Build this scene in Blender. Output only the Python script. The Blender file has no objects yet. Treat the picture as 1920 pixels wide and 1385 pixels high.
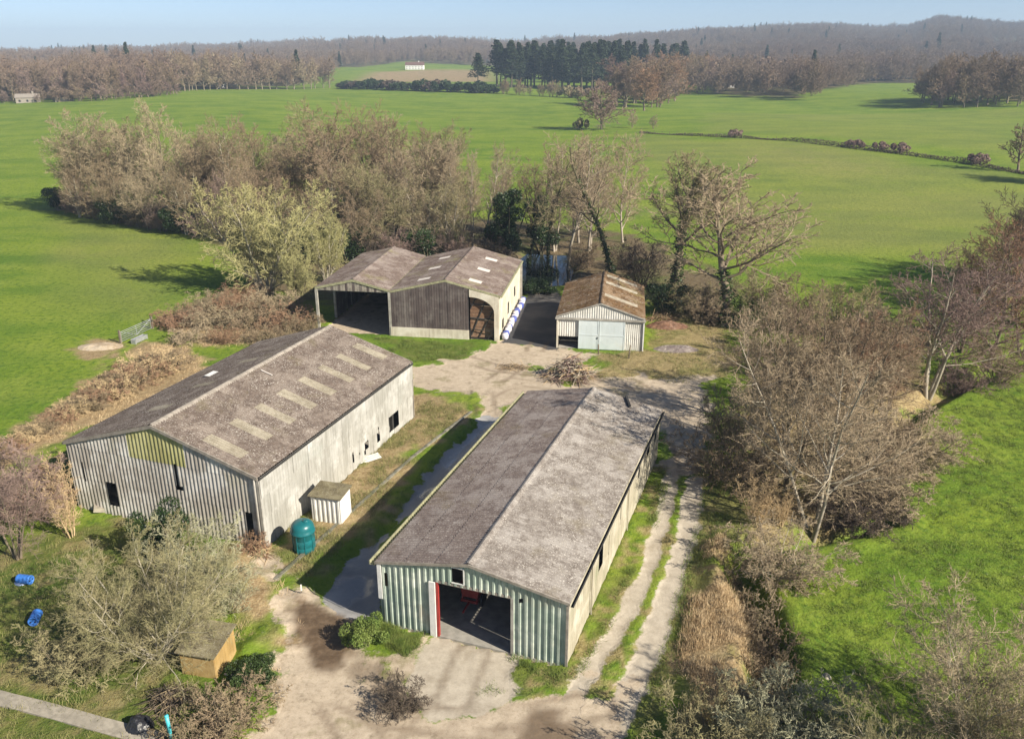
import bpy, math, random
import numpy as np
from mathutils import Matrix, Vector, Euler

R = math.radians
S = bpy.context.scene
COL = S.collection

# ---------------------------------------------------------------- camera, sky, sun
cam = bpy.data.objects.new('camera', bpy.data.cameras.new('camera'))
COL.objects.link(cam)
cam.location = (0, 0, 30)
cam.rotation_euler = (R(90 - 20.858), 0, 0)
cam.data.sensor_width = 36
cam.data.lens = 29.62
cam.data.clip_start = 0.5
cam.data.clip_end = 12000
S.camera = cam

SUN_EL, SUN_AZ = R(32), R(-35)          # SUN_AZ: compass angle of the sun measured from +X towards +Y
W = bpy.data.worlds.new('World')
S.world = W
W.use_nodes = True
wn = W.node_tree.nodes
sky = wn.new('ShaderNodeTexSky')
sky.sky_type = 'NISHITA'
sky.sun_disc = False
sky.sun_elevation = SUN_EL
sky.sun_rotation = R(90) - SUN_AZ
sky.altitude = 60
sky.air_density = 0.5
sky.dust_density = 0.35
sky.ozone_density = 1.2
wn['Background'].inputs['Strength'].default_value = 0.074
W.node_tree.links.new(sky.outputs['Color'], wn['Background'].inputs['Color'])

sl = bpy.data.lights.new('sun', 'SUN')
sl.energy = 5.0
sl.angle = R(0.53)
sl.color = (1.0, 0.915, 0.77)
sun = bpy.data.objects.new('sun', sl)
COL.objects.link(sun)
sd = Vector((math.cos(SUN_EL) * math.cos(SUN_AZ), math.cos(SUN_EL) * math.sin(SUN_AZ), math.sin(SUN_EL)))
sun.rotation_euler = sd.to_track_quat('Z', 'Y').to_euler()
sun.location = (60, -30, 80)

S.view_settings.view_transform = 'Standard'
S.view_settings.look = 'None'
S.view_settings.exposure = 0.85
S.view_settings.gamma = 1.0
S.cycles.max_bounces = 6
S.cycles.transparent_max_bounces = 8

# ---------------------------------------------------------------- helpers
def props(o, label=None, cat=None, group=None, kind=None):
    if label: o['label'] = label
    if cat: o['category'] = cat
    if group: o['group'] = group
    if kind: o['kind'] = kind
    return o

def link(name, mesh, mat=None, parent=None, loc=None, rot=None, scale=None):
    o = bpy.data.objects.new(name, mesh)
    COL.objects.link(o)
    if parent is not None: o.parent = parent
    if mat is not None and mesh is not None:
        if len(mesh.materials) == 0: mesh.materials.append(mat)
        elif mesh.materials[0] != mat:
            o.material_slots[0].link = 'OBJECT'; o.material_slots[0].material = mat
    if loc is not None: o.location = loc
    if rot is not None: o.rotation_euler = rot
    if scale is not None: o.scale = scale
    return o

def empty(name, loc=(0, 0, 0), rz=0.0, **kw):
    o = bpy.data.objects.new(name, None)
    o.empty_display_size = 0.5
    COL.objects.link(o)
    o.location = loc; o.rotation_euler = (0, 0, rz)
    return props(o, **kw)

def np_mesh(name, V, Q=None, T=None, smooth=False):
    """mesh from numpy vertices, quads and triangles"""
    me = bpy.data.meshes.new(name)
    V = np.asarray(V, np.float32).reshape(-1, 3)
    me.vertices.add(len(V)); me.vertices.foreach_set('co', V.ravel())
    li, starts = [], []
    n = 0
    if Q is not None and len(Q):
        Q = np.asarray(Q, np.int32); li.append(Q.ravel()); starts.append(np.arange(len(Q)) * 4); n = len(Q) * 4
    if T is not None and len(T):
        T = np.asarray(T, np.int32); li.append(T.ravel()); starts.append(n + np.arange(len(T)) * 3)
    li = np.concatenate(li); st = np.concatenate(starts).astype(np.int32)
    me.loops.add(len(li)); me.loops.foreach_set('vertex_index', li)
    me.polygons.add(len(st)); me.polygons.foreach_set('loop_start', st)
    me.polygons.foreach_set('use_smooth', np.full(len(st), bool(smooth)))
    me.update(calc_edges=True)
    return me

class MB:
    """collects simple solids into one mesh"""
    def __init__(s): s.v = []; s.q = []; s.t = []
    def box(s, x0, x1, y0, y1, z0, z1, M=None):
        b = len(s.v)
        for x, y, z in ((x0,y0,z0),(x1,y0,z0),(x1,y1,z0),(x0,y1,z0),(x0,y0,z1),(x1,y0,z1),(x1,y1,z1),(x0,y1,z1)):
            p = Vector((x, y, z))
            if M is not None: p = M @ p
            s.v.append(tuple(p))
        for f in ((0,3,2,1),(4,5,6,7),(0,1,5,4),(1,2,6,5),(2,3,7,6),(3,0,4,7)): s.q.append([b+i for i in f])
        return s
    def bar(s, a, b, w, h=None):
        """square bar between two points"""
        a, b = Vector(a), Vector(b); h = h or w
        d = b - a; L = d.length
        M = Matrix.Translation(a) @ d.to_track_quat('Z', 'Y').to_matrix().to_4x4()
        return s.box(-w/2, w/2, -h/2, h/2, 0, L, M)
    def tube(s, pts, r, n=8, cap=True):
        pts = [Vector(p) for p in pts]; b = len(s.v)
        rr = r if isinstance(r, (list, tuple)) else [r]*len(pts)
        for i, p in enumerate(pts):
            d = (pts[min(i+1, len(pts)-1)] - pts[max(i-1, 0)]).normalized()
            q = d.to_track_quat('Z', 'Y')
            for k in range(n):
                a = 2*math.pi*k/n
                s.v.append(tuple(p + q @ Vector((math.cos(a)*rr[i], math.sin(a)*rr[i], 0))))
        for i in range(len(pts)-1):
            for k in range(n):
                s.q.append([b+i*n+k, b+i*n+(k+1)%n, b+(i+1)*n+(k+1)%n, b+(i+1)*n+k])
        if cap:
            for i in (0, len(pts)-1):
                c = len(s.v); s.v.append(tuple(pts[i]))
                for k in range(n):
                    s.t.append([c, b+i*n+(k+1)%n, b+i*n+k] if i == 0 else [c, b+i*n+k, b+i*n+(k+1)%n])
        return s
    def lathe(s, prof, n=24, M=None):
        b = len(s.v)
        for r, z in prof:
            for k in range(n):
                a = 2*math.pi*k/n; p = Vector((r*math.cos(a), r*math.sin(a), z))
                if M is not None: p = M @ p
                s.v.append(tuple(p))
        for i in range(len(prof)-1):
            for k in range(n): s.q.append([b+i*n+k, b+i*n+(k+1)%n, b+(i+1)*n+(k+1)%n, b+(i+1)*n+k])
        return s
    def extrude(s, prof, y0, y1):
        """closed profile in x,z (counter-clockwise seen from -y), convex fan, extruded along y"""
        b = len(s.v); n = len(prof)
        for y in (y0, y1):
            for x, z in prof: s.v.append((x, y, z))
        for k in range(n): s.q.append([b+k, b+(k+1)%n, b+n+(k+1)%n, b+n+k])
        for i in range(1, n-1):
            s.t.append([b, b+i+1, b+i]); s.t.append([b+n, b+n+i, b+n+i+1])
        return s
    def mesh(s, name, smooth=False): return np_mesh(name, s.v, s.q, s.t, smooth)
    def put(s, name, mat, parent=None, smooth=False, **kw): return link(name, s.mesh(name, smooth), mat, parent, **kw)

# ---------------------------------------------------------------- material helpers
class NT:
    def __init__(s, name, rough=0.9, spec=0.25):
        s.m = bpy.data.materials.new(name); s.m.use_nodes = True
        s.n = s.m.node_tree.nodes; s.l = s.m.node_tree.links
        s.b = s.n['Principled BSDF']
        s.b.inputs['Roughness'].default_value = rough
        s.b.inputs['Specular IOR Level'].default_value = spec
        s._pos = None
    def new(s, t, **kw):
        x = s.n.new(t)
        for k, v in kw.items(): setattr(x, k, v)
        return x
    def put(s, sock, v):
        if hasattr(v, 'node') or isinstance(v, bpy.types.NodeSocket): s.l.new(v, sock)
        elif isinstance(v, (tuple, list)) and len(v) == 3 and sock.type == 'RGBA': sock.default_value = (*v, 1)
        else: sock.default_value = v
    def pos(s):
        if s._pos is None: s._pos = s.new('ShaderNodeNewGeometry').outputs['Position']
        return s._pos
    def scaled(s, sc):
        v = s.new('ShaderNodeVectorMath', operation='MULTIPLY'); s.l.new(s.pos(), v.inputs[0]); v.inputs[1].default_value = sc
        return v.outputs[0]
    def noise(s, scale, detail=3, rough=0.55, vec=None, out='Fac'):
        x = s.new('ShaderNodeTexNoise'); x.inputs['Scale'].default_value = scale
        x.inputs['Detail'].default_value = detail; x.inputs['Roughness'].default_value = rough
        s.l.new(vec if vec is not None else s.pos(), x.inputs['Vector'])
        return x.outputs[out]
    def ramp(s, f, a, b, lo=0.0, hi=1.0):
        x = s.new('ShaderNodeMapRange'); x.interpolation_type = 'SMOOTHSTEP'
        s.put(x.inputs['Value'], f)
        for k, v in (('From Min', a), ('From Max', b), ('To Min', lo), ('To Max', hi)): x.inputs[k].default_value = v
        return x.outputs[0]
    def mix(s, f, a, b, mode='MIX'):
        x = s.new('ShaderNodeMix', data_type='RGBA', blend_type=mode)
        s.put(x.inputs[0], f); s.put(x.inputs[6], a); s.put(x.inputs[7], b)
        return x.outputs[2]
    def math(s, op, a, b=0.0):
        x = s.new('ShaderNodeMath', operation=op); s.put(x.inputs[0], a); s.put(x.inputs[1], b)
        return x.outputs[0]
    def rand(s): return s.new('ShaderNodeObjectInfo').outputs['Random']
    def color(s, c): s.put(s.b.inputs['Base Color'], c); return s
    def bump(s, h, strength=0.4, dist=0.05):
        x = s.new('ShaderNodeBump'); x.inputs['Strength'].default_value = strength; x.inputs['Distance'].default_value = dist
        s.put(x.inputs['Height'], h); s.l.new(x.outputs[0], s.b.inputs['Normal']); return s

def plain(name, c, rough=0.8, spec=0.3, var=0.25, scale=3.0, metal=0.0):
    """one colour with soft dirt variation and a per-object shift"""
    t = NT(name, rough, spec); t.b.inputs['Metallic'].default_value = metal
    d = tuple(x*(1-var) for x in c); e = tuple(min(1, x*(1+var*.6)) for x in c)
    k = t.mix(t.ramp(t.noise(scale, 5), .3, .7), d, e)
    k = t.mix(t.math('MULTIPLY', t.rand(), .35), k, tuple(x*.75 for x in c))
    t.color(k).bump(t.noise(scale*9, 3), .25, .02)
    return t.m

def cladding(name, base, light, dark, stain=None, speck=0.0, speckc=(.6,.57,.5), rnd=0.35, streak=True, specks=14.0):
    """weathered sheet: vertical streaks, blotches, lichen specks, per-sheet shift"""
    t = NT(name, .92, .15)
    v = t.scaled((1.6, 1.6, .16)) if streak else t.pos()
    c = t.mix(t.ramp(t.noise(2.2, 5, .6, v), .32, .68), dark, base)
    c = t.mix(t.ramp(t.noise(.55, 5, .68), .42, .66), c, light)
    c = t.mix(t.math('MULTIPLY', t.rand(), rnd), c, dark)
    if stain: c = t.mix(t.ramp(t.noise(.35, 4, .65), .55, .72, 0, .7), c, stain)
    if speck:
        pk = t.ramp(t.noise(.4, 4, .65), .3, .65, .25, 1.0)
        c = t.mix(t.math('MULTIPLY', pk, t.ramp(t.noise(specks, 4, .8), .53, .64, 0, speck)), c, speckc)
        c = t.mix(t.ramp(t.noise(specks*.6, 3, .7), .55, .72, 0, speck*.7), c, tuple(x*.45 for x in dark))
    t.color(c).bump(t.noise(22, 3), .35, .02)
    return t.m

# ---------------------------------------------------------------- terrain
#TERRAIN_BEGIN
def sstep(a, b, x):
    t = np.clip((x - a) / (b - a), 0, 1); return t*t*(3 - 2*t)

def line_dist(x, y, pts):
    d = np.full(x.shape, 1e9)
    for (ax, ay), (bx, by) in zip(pts[:-1], pts[1:]):
        vx, vy = bx-ax, by-ay
        t = np.clip(((x-ax)*vx + (y-ay)*vy) / (vx*vx+vy*vy+1e-9), 0, 1)
        d = np.minimum(d, np.hypot(x-ax-t*vx, y-ay-t*vy))
    return d

def inside(x, y, P):
    c = np.zeros(x.shape, bool); n = len(P)
    for i in range(n):
        (ax, ay), (bx, by) = P[i], P[(i+1) % n]
        if ay == by: continue
        k = ((ay > y) != (by > y)) & (x < (bx-ax)*(y-ay)/(by-ay) + ax)
        c ^= k
    return c

def sdist(x, y, P):
    """signed distance, positive inside"""
    d = line_dist(x, y, list(P)+[P[0]])
    return np.where(inside(x, y, P), d, -d)

def vnoise(x, y, s, seed=0):
    """smooth value noise in 0..1"""
    x = x*s; y = y*s
    i = np.floor(x).astype(np.int64); j = np.floor(y).astype(np.int64)
    fx = x-i; fy = y-j; fx = fx*fx*(3-2*fx); fy = fy*fy*(3-2*fy)
    def h(a, b):
        n = (a*374761393 + b*668265263 + seed*1442695041) & 0x7fffffff
        n = ((n ^ (n >> 13)) * 1274126177) & 0x7fffffff
        return ((n ^ (n >> 16)) & 0xffff) / 65535.0
    return (h(i,j)*(1-fx)+h(i+1,j)*fx)*(1-fy) + (h(i,j+1)*(1-fx)+h(i+1,j+1)*fx)*fy

DITCH = [(10.79,30.02),(12.87,33.45),(13.93,36.63),(14.14,40.79),(14.40,44.56),(15.97,47.28),(19.35,48.06),(22.97,49.25),(25.70,50.64)]
STREAM = [(25.70,50.64),(26.97,55.62),(30.39,61.97),(36.44,69.65),(43.18,75.49),(53.65,83.05),(66.09,91.08)]
POND = [(-0.78,121.12),(2.54,131.60),(8.79,130.11),(8.91,119.52),(7.89,112.07),(1.81,110.68)]
TAN_R = [(13.82,49.25),(14.42,43.99),(14.14,38.39),(12.45,33.82),(10.66,30.50),(7.69,30.50),(8.23,34.20),(10.19,40.79),(12.30,46.35)]
LANE = [(-3.03,67.41),(-1.15,66.61),(-8.37,46.35),(-7.71,39.32),(-9.70,39.80),(-12.70,41.71),(-9.69,49.25)]

HA = np.array([-2.0, -.62, -.42, -.23, -.1, 0.0, .15, .28, .34, .40, .44, .47, .51, .56, .62, .8, 2.0])
HZ = np.array([0, 2, 12, 34, 36, 28, 48, 70, 78, 68, 72, 96, 82, 74, 72, 50, 35.0])

def terrain(x, y):
    z = np.zeros(x.shape)
    near = (y < 140) & (y > 10) & (np.abs(x) < 70)
    if near.any():
        xn, yn = x[near], y[near]
        d = line_dist(xn, yn, DITCH)
        zn = -1.5*(1-sstep(.35, 1.5, d)) + .12*sstep(1.4, 2.0, d)*(1-sstep(2.0, 3.2, d))
        d = line_dist(xn, yn, STREAM)
        zn += -1.1*(1-sstep(.4, 1.7, d))
        zn += -.7*sstep(-1.2, .6, sdist(xn, yn, POND))
        zn += -.32*sstep(0, .9, sdist(xn, yn, LANE))
        zn += .5*sstep(-.3, 1.2, sdist(xn, yn, TAN_R))*sstep(.9, 2.0, line_dist(xn, yn, DITCH))
        z[near] = zn
    r = np.hypot(x, y)
    z = z + sstep(130, 420, y)*(2.2*np.sin(x*.011+.6)*np.sin(y*.009) + 1.0*np.sin(x*.027+y*.013))
    a = np.arctan2(x, np.maximum(y, 1.0))
    a = np.tan(np.clip(a, -1.1, 1.1))
    hz = np.interp(a, HA, HZ)
    und = 5*np.sin(x*.004+1)+4*np.sin(x*.0091+y*.0017)
    z = z + sstep(900, 2600, y)*(hz+und*.6) - sstep(2700, 3600, y)*sstep(900, 2600, y)*hz*.75
    return z
#TERRAIN_END

WOODS = [([(-330,510),(-700,900),(-500,1000),(-170,760),(-200,690),(-255,560)], 8),
 ([(-700,800),(-1500,1500),(-900,1700),(-220,1150),(-190,800)], 12),
 ([(-200,1500),(-1500,1500),(-2100,2700),(2300,2800),(1400,1500),(300,1350)], 15),
 ([(-200,1250),(-900,1250),(-900,1550),(-150,1550)], 13),
 ([(175,780),(260,760),(520,960),(760,1000),(1000,1500),(200,1500),(90,1000)], 11),
 ([(190,560),(330,830),(180,900),(130,640)], 9),
 ([(255,480),(340,480),(620,800),(700,900),(480,880)], 9),
 ([(-130,1330),(300,1330),(400,1800),(-300,1800)], 14)]
PALE_FIELD = [(-154.08,842.22),(-172.64,1112.14),(-111.89,1172.34),(-31.48,1172.43),(-18.03,859.78)]
YELLOW = [([(43.27,321.05),(94.50,284.71),(127.15,212.66),(128.15,178.68),(85.21,114.95),(62.60,131.60),(43.15,137.47),(27.94,163.55)], .30), ([(-82.16,155.94),(-56.26,139.55),(-43.57,109.33),(-44.11,95.11),(-57.44,104.18)], .34), ([(124.82,608.38),(347.08,731.19),(254.55,437.04),(143.60,241.76),(115.92,295.18),(76.08,336.34)], .16)]
# ground cover areas (world metres)
CONC = [(-2.50,66.95),(-1.15,66.61),(-8.37,46.35),(-7.80,39.32),(-9.70,39.80),(-11.34,41.47),(-8.63,49.77)]
FOOT = [(-2.26,37.11,-19.7,-5.25,5.25,.1,25.6),(-23.15,49.1,-19.5,-7.7,7.7,.2,21.8),(-13.5,89.4,-8.6,-8.3,12.1,.3,16.3),(9.31,84.74,-7.7,-4.5,4.5,.1,13.3)]
YARD = [(-10.07,79.11),(-4.45,82.56),(-0.88,87.35),(4.83,84.73),(8.23,82.56),(2.68,79.11),(5.08,74.52),(11.96,76.47),(19.59,76.90),(16.97,65.07),(14.36,55.62),(11.30,55.62),(13.10,68.22),(2.00,73.05),(-1.15,66.17),(-3.48,67.07),(-2.71,71.89),(-8.72,72.79)]
FRONT = [(-12.84,41.92),(-9.09,38.95),(-8.19,36.00),(-6.62,35.18),(-5.33,36.00),(-4.24,38.03),(0.00,36.29),(-0.69,34.98),(-0.27,33.82),(1.33,33.45),(3.12,34.40),(4.11,34.90),(3.24,32.36),(4.78,33.45),(6.92,35.38),(4.71,30.50),(3.64,27.08),(-12.07,27.08),(-12.26,30.02),(-11.94,33.45),(-11.90,37.06),(-14.78,42.88),(-15.72,45.74),(-14.20,43.15)]
PAD = [(-4.81,36.42),(-4.16,38.12),(0.00,36.29),(-0.60,35.06),(0.00,33.45),(-1.54,31.84),(-4.13,32.19),(-5.17,34.59)]
TYRES = [([(13.59,58.20),(14.55,68.45),(11.29,75.35),(4.71,77.05),(-1.61,79.11),(-4.97,81.91)], .55), ([(-2.05,65.41),(-2.76,73.45),(0.00,78.81),(2.25,83.55),(3.04,87.35)], .5), ([(4.18,32.72),(-1.51,31.26),(-6.19,32.19),(-9.14,34.01),(-11.64,38.39)], .5), ([(-2.12,36.42),(-2.90,33.08),(-4.83,29.40)], .4), ([(14.71,65.07),(11.95,72.79),(6.53,73.45),(0.00,75.49),(-2.70,71.50)], .4), ([(-6.28,29.40),(-8.29,32.36),(-9.97,35.38)], .5)]
RUT1 = [(1.69,29.40),(3.05,33.45),(5.55,37.94),(8.11,43.43),(10.56,51.00),(12.28,57.32)]
RUT2 = [(3.86,29.40),(6.40,34.59),(8.96,40.79),(11.65,48.25),(13.72,55.62)]
MUD = [(-12.57,41.19),(-9.09,38.95),(-8.77,36.42),(-8.82,35.18),(-9.87,34.90),(-10.99,36.84)]
MUD2 = [(-8.27,36.00),(-6.56,34.79),(-4.55,33.82),(-4.48,31.84),(-5.65,32.01),(-7.23,33.82)]
MUD3 = [(-0.74,30.02),(1.26,31.33),(3.35,32.19),(4.33,31.67),(3.38,29.40)]
SPOIL = [(-18.06,47.28),(-14.20,43.15),(-12.57,41.19),(-10.99,36.84),(-11.59,35.79),(-12.31,33.82),(-13.34,34.59),(-15.32,38.39),(-17.17,42.34)]
TAN_R2 = [(35.64,69.60),(35.07,65.07),(32.33,58.20),(26.70,52.68),(19.81,49.20),(16.53,48.47),(17.05,55.62),(21.10,69.65),(29.31,83.88),(42.44,91.08),(39.64,73.71)]
TAN_L = [(-41.12,60.99),(-40.80,74.80),(-39.59,85.59),(-36.22,87.35),(-29.99,79.11),(-32.13,70.87),(-36.97,62.98),(-39.04,57.32)]
TAN_L2 = [(-41.59,95.11),(-38.29,104.18),(-27.35,104.18),(-22.43,91.08),(-25.25,85.59),(-34.43,85.59)]
BALD = [(-46.74,87.35),(-44.33,89.18),(-41.60,85.59),(-41.97,82.56),(-44.42,83.05)]
LITTER = [(-92.28,168.93),(-68.15,150.86),(-51.14,142.98),(-36.63,114.95),(-27.06,102.96),(-21.88,104.18),(1.41,108.00),(7.14,109.33),(17.78,104.18),(25.20,95.11),(31.45,104.18),(23.69,131.60),(20.20,143.81),(0.00,155.60),(-55.26,200.95),(-104.50,212.14)]
TARMAC_SHADE = [(-1.46,86.99),(4.87,84.39),(6.90,102.96),(6.36,108.00),(1.75,107.21)]  # dark tarmac, with the small shed's cast shadow painted into the same patch
LAWN = [(-40.95,48.25),(-31.42,47.60),(-26.65,50.29),(-22.00,47.60),(-16.36,39.80),(-15.45,30.02),(-16.16,24.53),(-26.80,24.53)]
APRON = [(-15.72,46.35),(-12.78,42.07),(-9.74,49.59),(-7.51,59.11),(-3.78,68.45),(-8.43,72.40),(-8.54,67.87),(-12.85,56.46)]
VERGE = [(-7.56,37.71),(-5.63,36.21),(-4.25,38.16),(-7.51,38.76)]
VERGE2 = [(-0.14,36.21),(2.89,35.06),(3.94,36.21),(9.15,49.25),(11.39,57.32),(11.82,55.62),(9.35,48.25),(5.68,39.09),(3.55,34.79),(1.06,33.45),(-1.86,33.45),(-0.55,34.90)]
ROUGH_R = [(18.46,104.18),(25.34,93.06),(21.60,77.63),(18.36,74.80),(8.26,75.91),(8.46,83.88),(14.50,84.73)]
GREEN_R = [(-15.41,88.81),(-4.63,86.46),(-4.97,81.91),(-10.89,80.65)]
SLOPE_R = [(14.28,55.62),(17.05,55.62),(16.34,48.43),(14.63,46.33),(13.46,47.78),(9.58,37.72),(8.08,33.40),(5.31,29.40),(9.09,39.80),(12.92,51.00)]

def soft(x, y, P, w=.5, amp=.9, s=.55, seed=1):
    n = (vnoise(x, y, s, seed)-.5)*amp*1.2 + (vnoise(x, y, s*3.1, seed+7)-.5)*amp*.8 + (vnoise(x, y, s*.3, seed+3)-.5)*amp
    return sstep(-w, w, sdist(x, y, P)+n)

def axis(fine, lo, hi, far_lo, far_hi, g=1.045):
    a = list(np.arange(lo, hi+1e-6, fine)); s = fine
    b = []; v = lo
    while v > far_lo: s *= g; v -= s; b.append(v)
    s = fine; v = hi; c = []
    while v < far_hi: s *= g; v += s; c.append(v)
    return np.array(b[::-1]+a+c)

def build_ground(mat):
    X = axis(.27, -42, 45, -5000, 5000, 1.06); Y = axis(.27, 26, 100, -150, 6000, 1.028)
    gx, gy = np.meshgrid(X, Y)
    x, y = gx.ravel(), gy.ravel()
    z = terrain(x, y)
    nr = (y < 175) & (y > 15) & (np.abs(x) < 95)
    cov = np.zeros((len(x), 8), np.float32)        # gravel concrete mud dry | litter lawn tarmac+shade wheel
    xn, yn = x[nr], y[nr]
    c = np.zeros((len(xn), 8))
    c[:,0] = np.maximum(soft(xn, yn, YARD, 1.0, 1.6), soft(xn, yn, FRONT, .9, 1.6, .5, 3))
    def rut(P, w, seed):
        return 1-sstep(w-.35, w+.3, line_dist(xn, yn, P)+(vnoise(xn, yn, 1.1, seed)-.5)*.4)
    pad = soft(xn, yn, PAD, .4, .8, .6, 8)
    c[:,0] = np.minimum(c[:,0], 1-pad)
    wheel = np.maximum(rut(RUT1, .55, 5), rut(RUT2, .70, 6))
    c[:,7] = np.maximum(wheel, pad)
    c[:,1] = soft(xn, yn, CONC, .25, .7, .6, 9)
    ruts = np.zeros(len(xn))
    for P, w_ in TYRES:
        d_ = line_dist(xn, yn, P)
        ruts = np.maximum(ruts, w_*(1-sstep(.08, .34, np.abs(d_-.85)))*sstep(.3, .6, vnoise(xn, yn, .35, 77)))
    c[:,2] = np.maximum.reduce([ruts, soft(xn, yn, MUD, .5, .9, .7, 11), .55*soft(xn, yn, MUD2, .9, 1.8, .8, 12), .85*soft(xn, yn, MUD3, .8, 1.6, .6, 13)])
    dry = np.zeros(len(xn))
    for P, a, sd_ in ((SPOIL,1.0,21),(TAN_R,1.0,22),(TAN_R2,.9,23),(TAN_L,1.0,24),(TAN_L2,1.0,25),(BALD,1.0,26),(APRON,.95,27),(SLOPE_R,.35,28),(ROUGH_R,.85,29)):
        dry = np.maximum(dry, a*soft(xn, yn, P, .8, 2.2, .45, sd_))
    dry = np.maximum(dry, .75*sstep(.42, .68, vnoise(xn, yn, .8, 71)*.6+vnoise(xn, yn, 2.6, 72)*.4)*(1-sstep(1.6, 2.6, np.minimum(line_dist(xn, yn, RUT1), line_dist(xn, yn, RUT2)))))
    dry = np.maximum(dry, .8*sstep(.45, .65, vnoise(xn, yn, .6, 73)*.6+vnoise(xn, yn, 2.2, 74)*.4)*np.maximum(soft(xn, yn, VERGE2, .5, 1.2, .5, 35), soft(xn, yn, LAWN, .8, 1.5, .4, 33)*.7))
    c[:,3] = dry
    c[:,4] = soft(xn, yn, LITTER, 1.5, 4, .2, 31)
    c[:,5] = np.maximum.reduce([soft(xn, yn, LAWN, .8, 1.5, .4, 33), .8*soft(xn, yn, VERGE, .5, 1, .5, 34), .8*soft(xn, yn, VERGE2, .5, 1.2, .5, 35), .8*soft(xn, yn, GREEN_R, .7, 1.6, .5, 36), .7*soft(xn, yn, SLOPE_R, .7, 1.4, .5, 37)])
    c[:,6] = soft(xn, yn, TARMAC_SHADE, .4, .8, .5, 41)
    for bx, by, ba, u0, u1, v0, v1 in FOOT:
        ca, sa = math.cos(R(ba)), math.sin(R(ba)); u = (xn-bx)*ca+(yn-by)*sa; v = -(xn-bx)*sa+(yn-by)*ca
        k = (u > u0) & (u < u1) & (v > v0) & (v < v1)
        c[k] = 0; c[k, 0] = 1; zz = z[nr]; zz[k] -= .18; z[nr] = zz
    cov[nr] = c
    fr = y > 450
    lt = np.zeros(fr.sum())
    for P, _ in WOODS: lt = np.maximum(lt, sdist(x[fr], y[fr], P) > 14)
    lt[y[fr] > 1500] = np.maximum(lt[y[fr] > 1500], .85)
    cov[fr, 4] = lt*.95
    yl = (y > 95) & (y < 460)
    for P, a_ in YELLOW: cov[yl, 3] = np.maximum(cov[yl, 3], a_*sstep(-9, 9, sdist(x[yl], y[yl], P)+(vnoise(x[yl], y[yl], .06, 81)-.5)*22)*(.45+.75*vnoise(x[yl], y[yl], .035, 82)))
    cov[fr, 3] = sstep(-15, 15, sdist(x[fr], y[fr], PALE_FIELD))
    # turf unevenness
    hard = np.clip(c[:,0]+c[:,1]+c[:,6]+c[:,7]+c[:,2]*.6, 0, 1)
    fade = 1-sstep(60, 110, yn)
    z[nr] += (1-hard)*fade*((vnoise(xn, yn, 1.9, 51)-.5)*.11 + (vnoise(xn, yn, .6, 52)-.5)*.05) + hard*fade*(vnoise(xn, yn, .9, 53)-.5)*.03
    spoil = soft(xn, yn, SPOIL, 1.0, 1.5, .5, 21)
    z[nr] += spoil*((vnoise(xn, yn, .55, 61))*.55 + vnoise(xn, yn, 1.6, 62)*.18)
    nx, ny = len(X), len(Y)
    idx = np.arange(nx*ny).reshape(ny, nx)
    Q = np.stack([idx[:-1,:-1], idx[:-1,1:], idx[1:,1:], idx[1:,:-1]], -1).reshape(-1, 4)
    fc = cov[Q].mean(1)
    cls = np.zeros(len(Q), int)
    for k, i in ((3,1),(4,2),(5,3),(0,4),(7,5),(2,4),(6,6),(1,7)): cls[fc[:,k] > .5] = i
    cls[(y[Q].mean(1) > 450)] = 0
    fy = y[Q].mean(1)
    cls[(cls == 0) & (fy > 640)] = 8
    names = ['field','rough_ground','woodland_floor','lawn','gravel_yard','wheel_track','tarmac_shade_yard','concrete_lane','hills']
    V = np.c_[x, y, z]
    out = []
    for i, nm in enumerate(names):
        q = Q[cls == i]
        if not len(q): continue
        u, inv = np.unique(q, return_inverse=True)
        me = np_mesh(nm, V[u], inv.reshape(-1, 4), smooth=True)
        for nme, sl_ in (('cov1', slice(0, 4)), ('cov2', slice(4, 8))):
            at = me.color_attributes.new(nme, 'FLOAT_COLOR', 'POINT')
            at.data.foreach_set('color', cov[u][:, sl_].ravel())
        out.append(props(link(nm, me, mat), kind='structure'))
    return out

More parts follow.
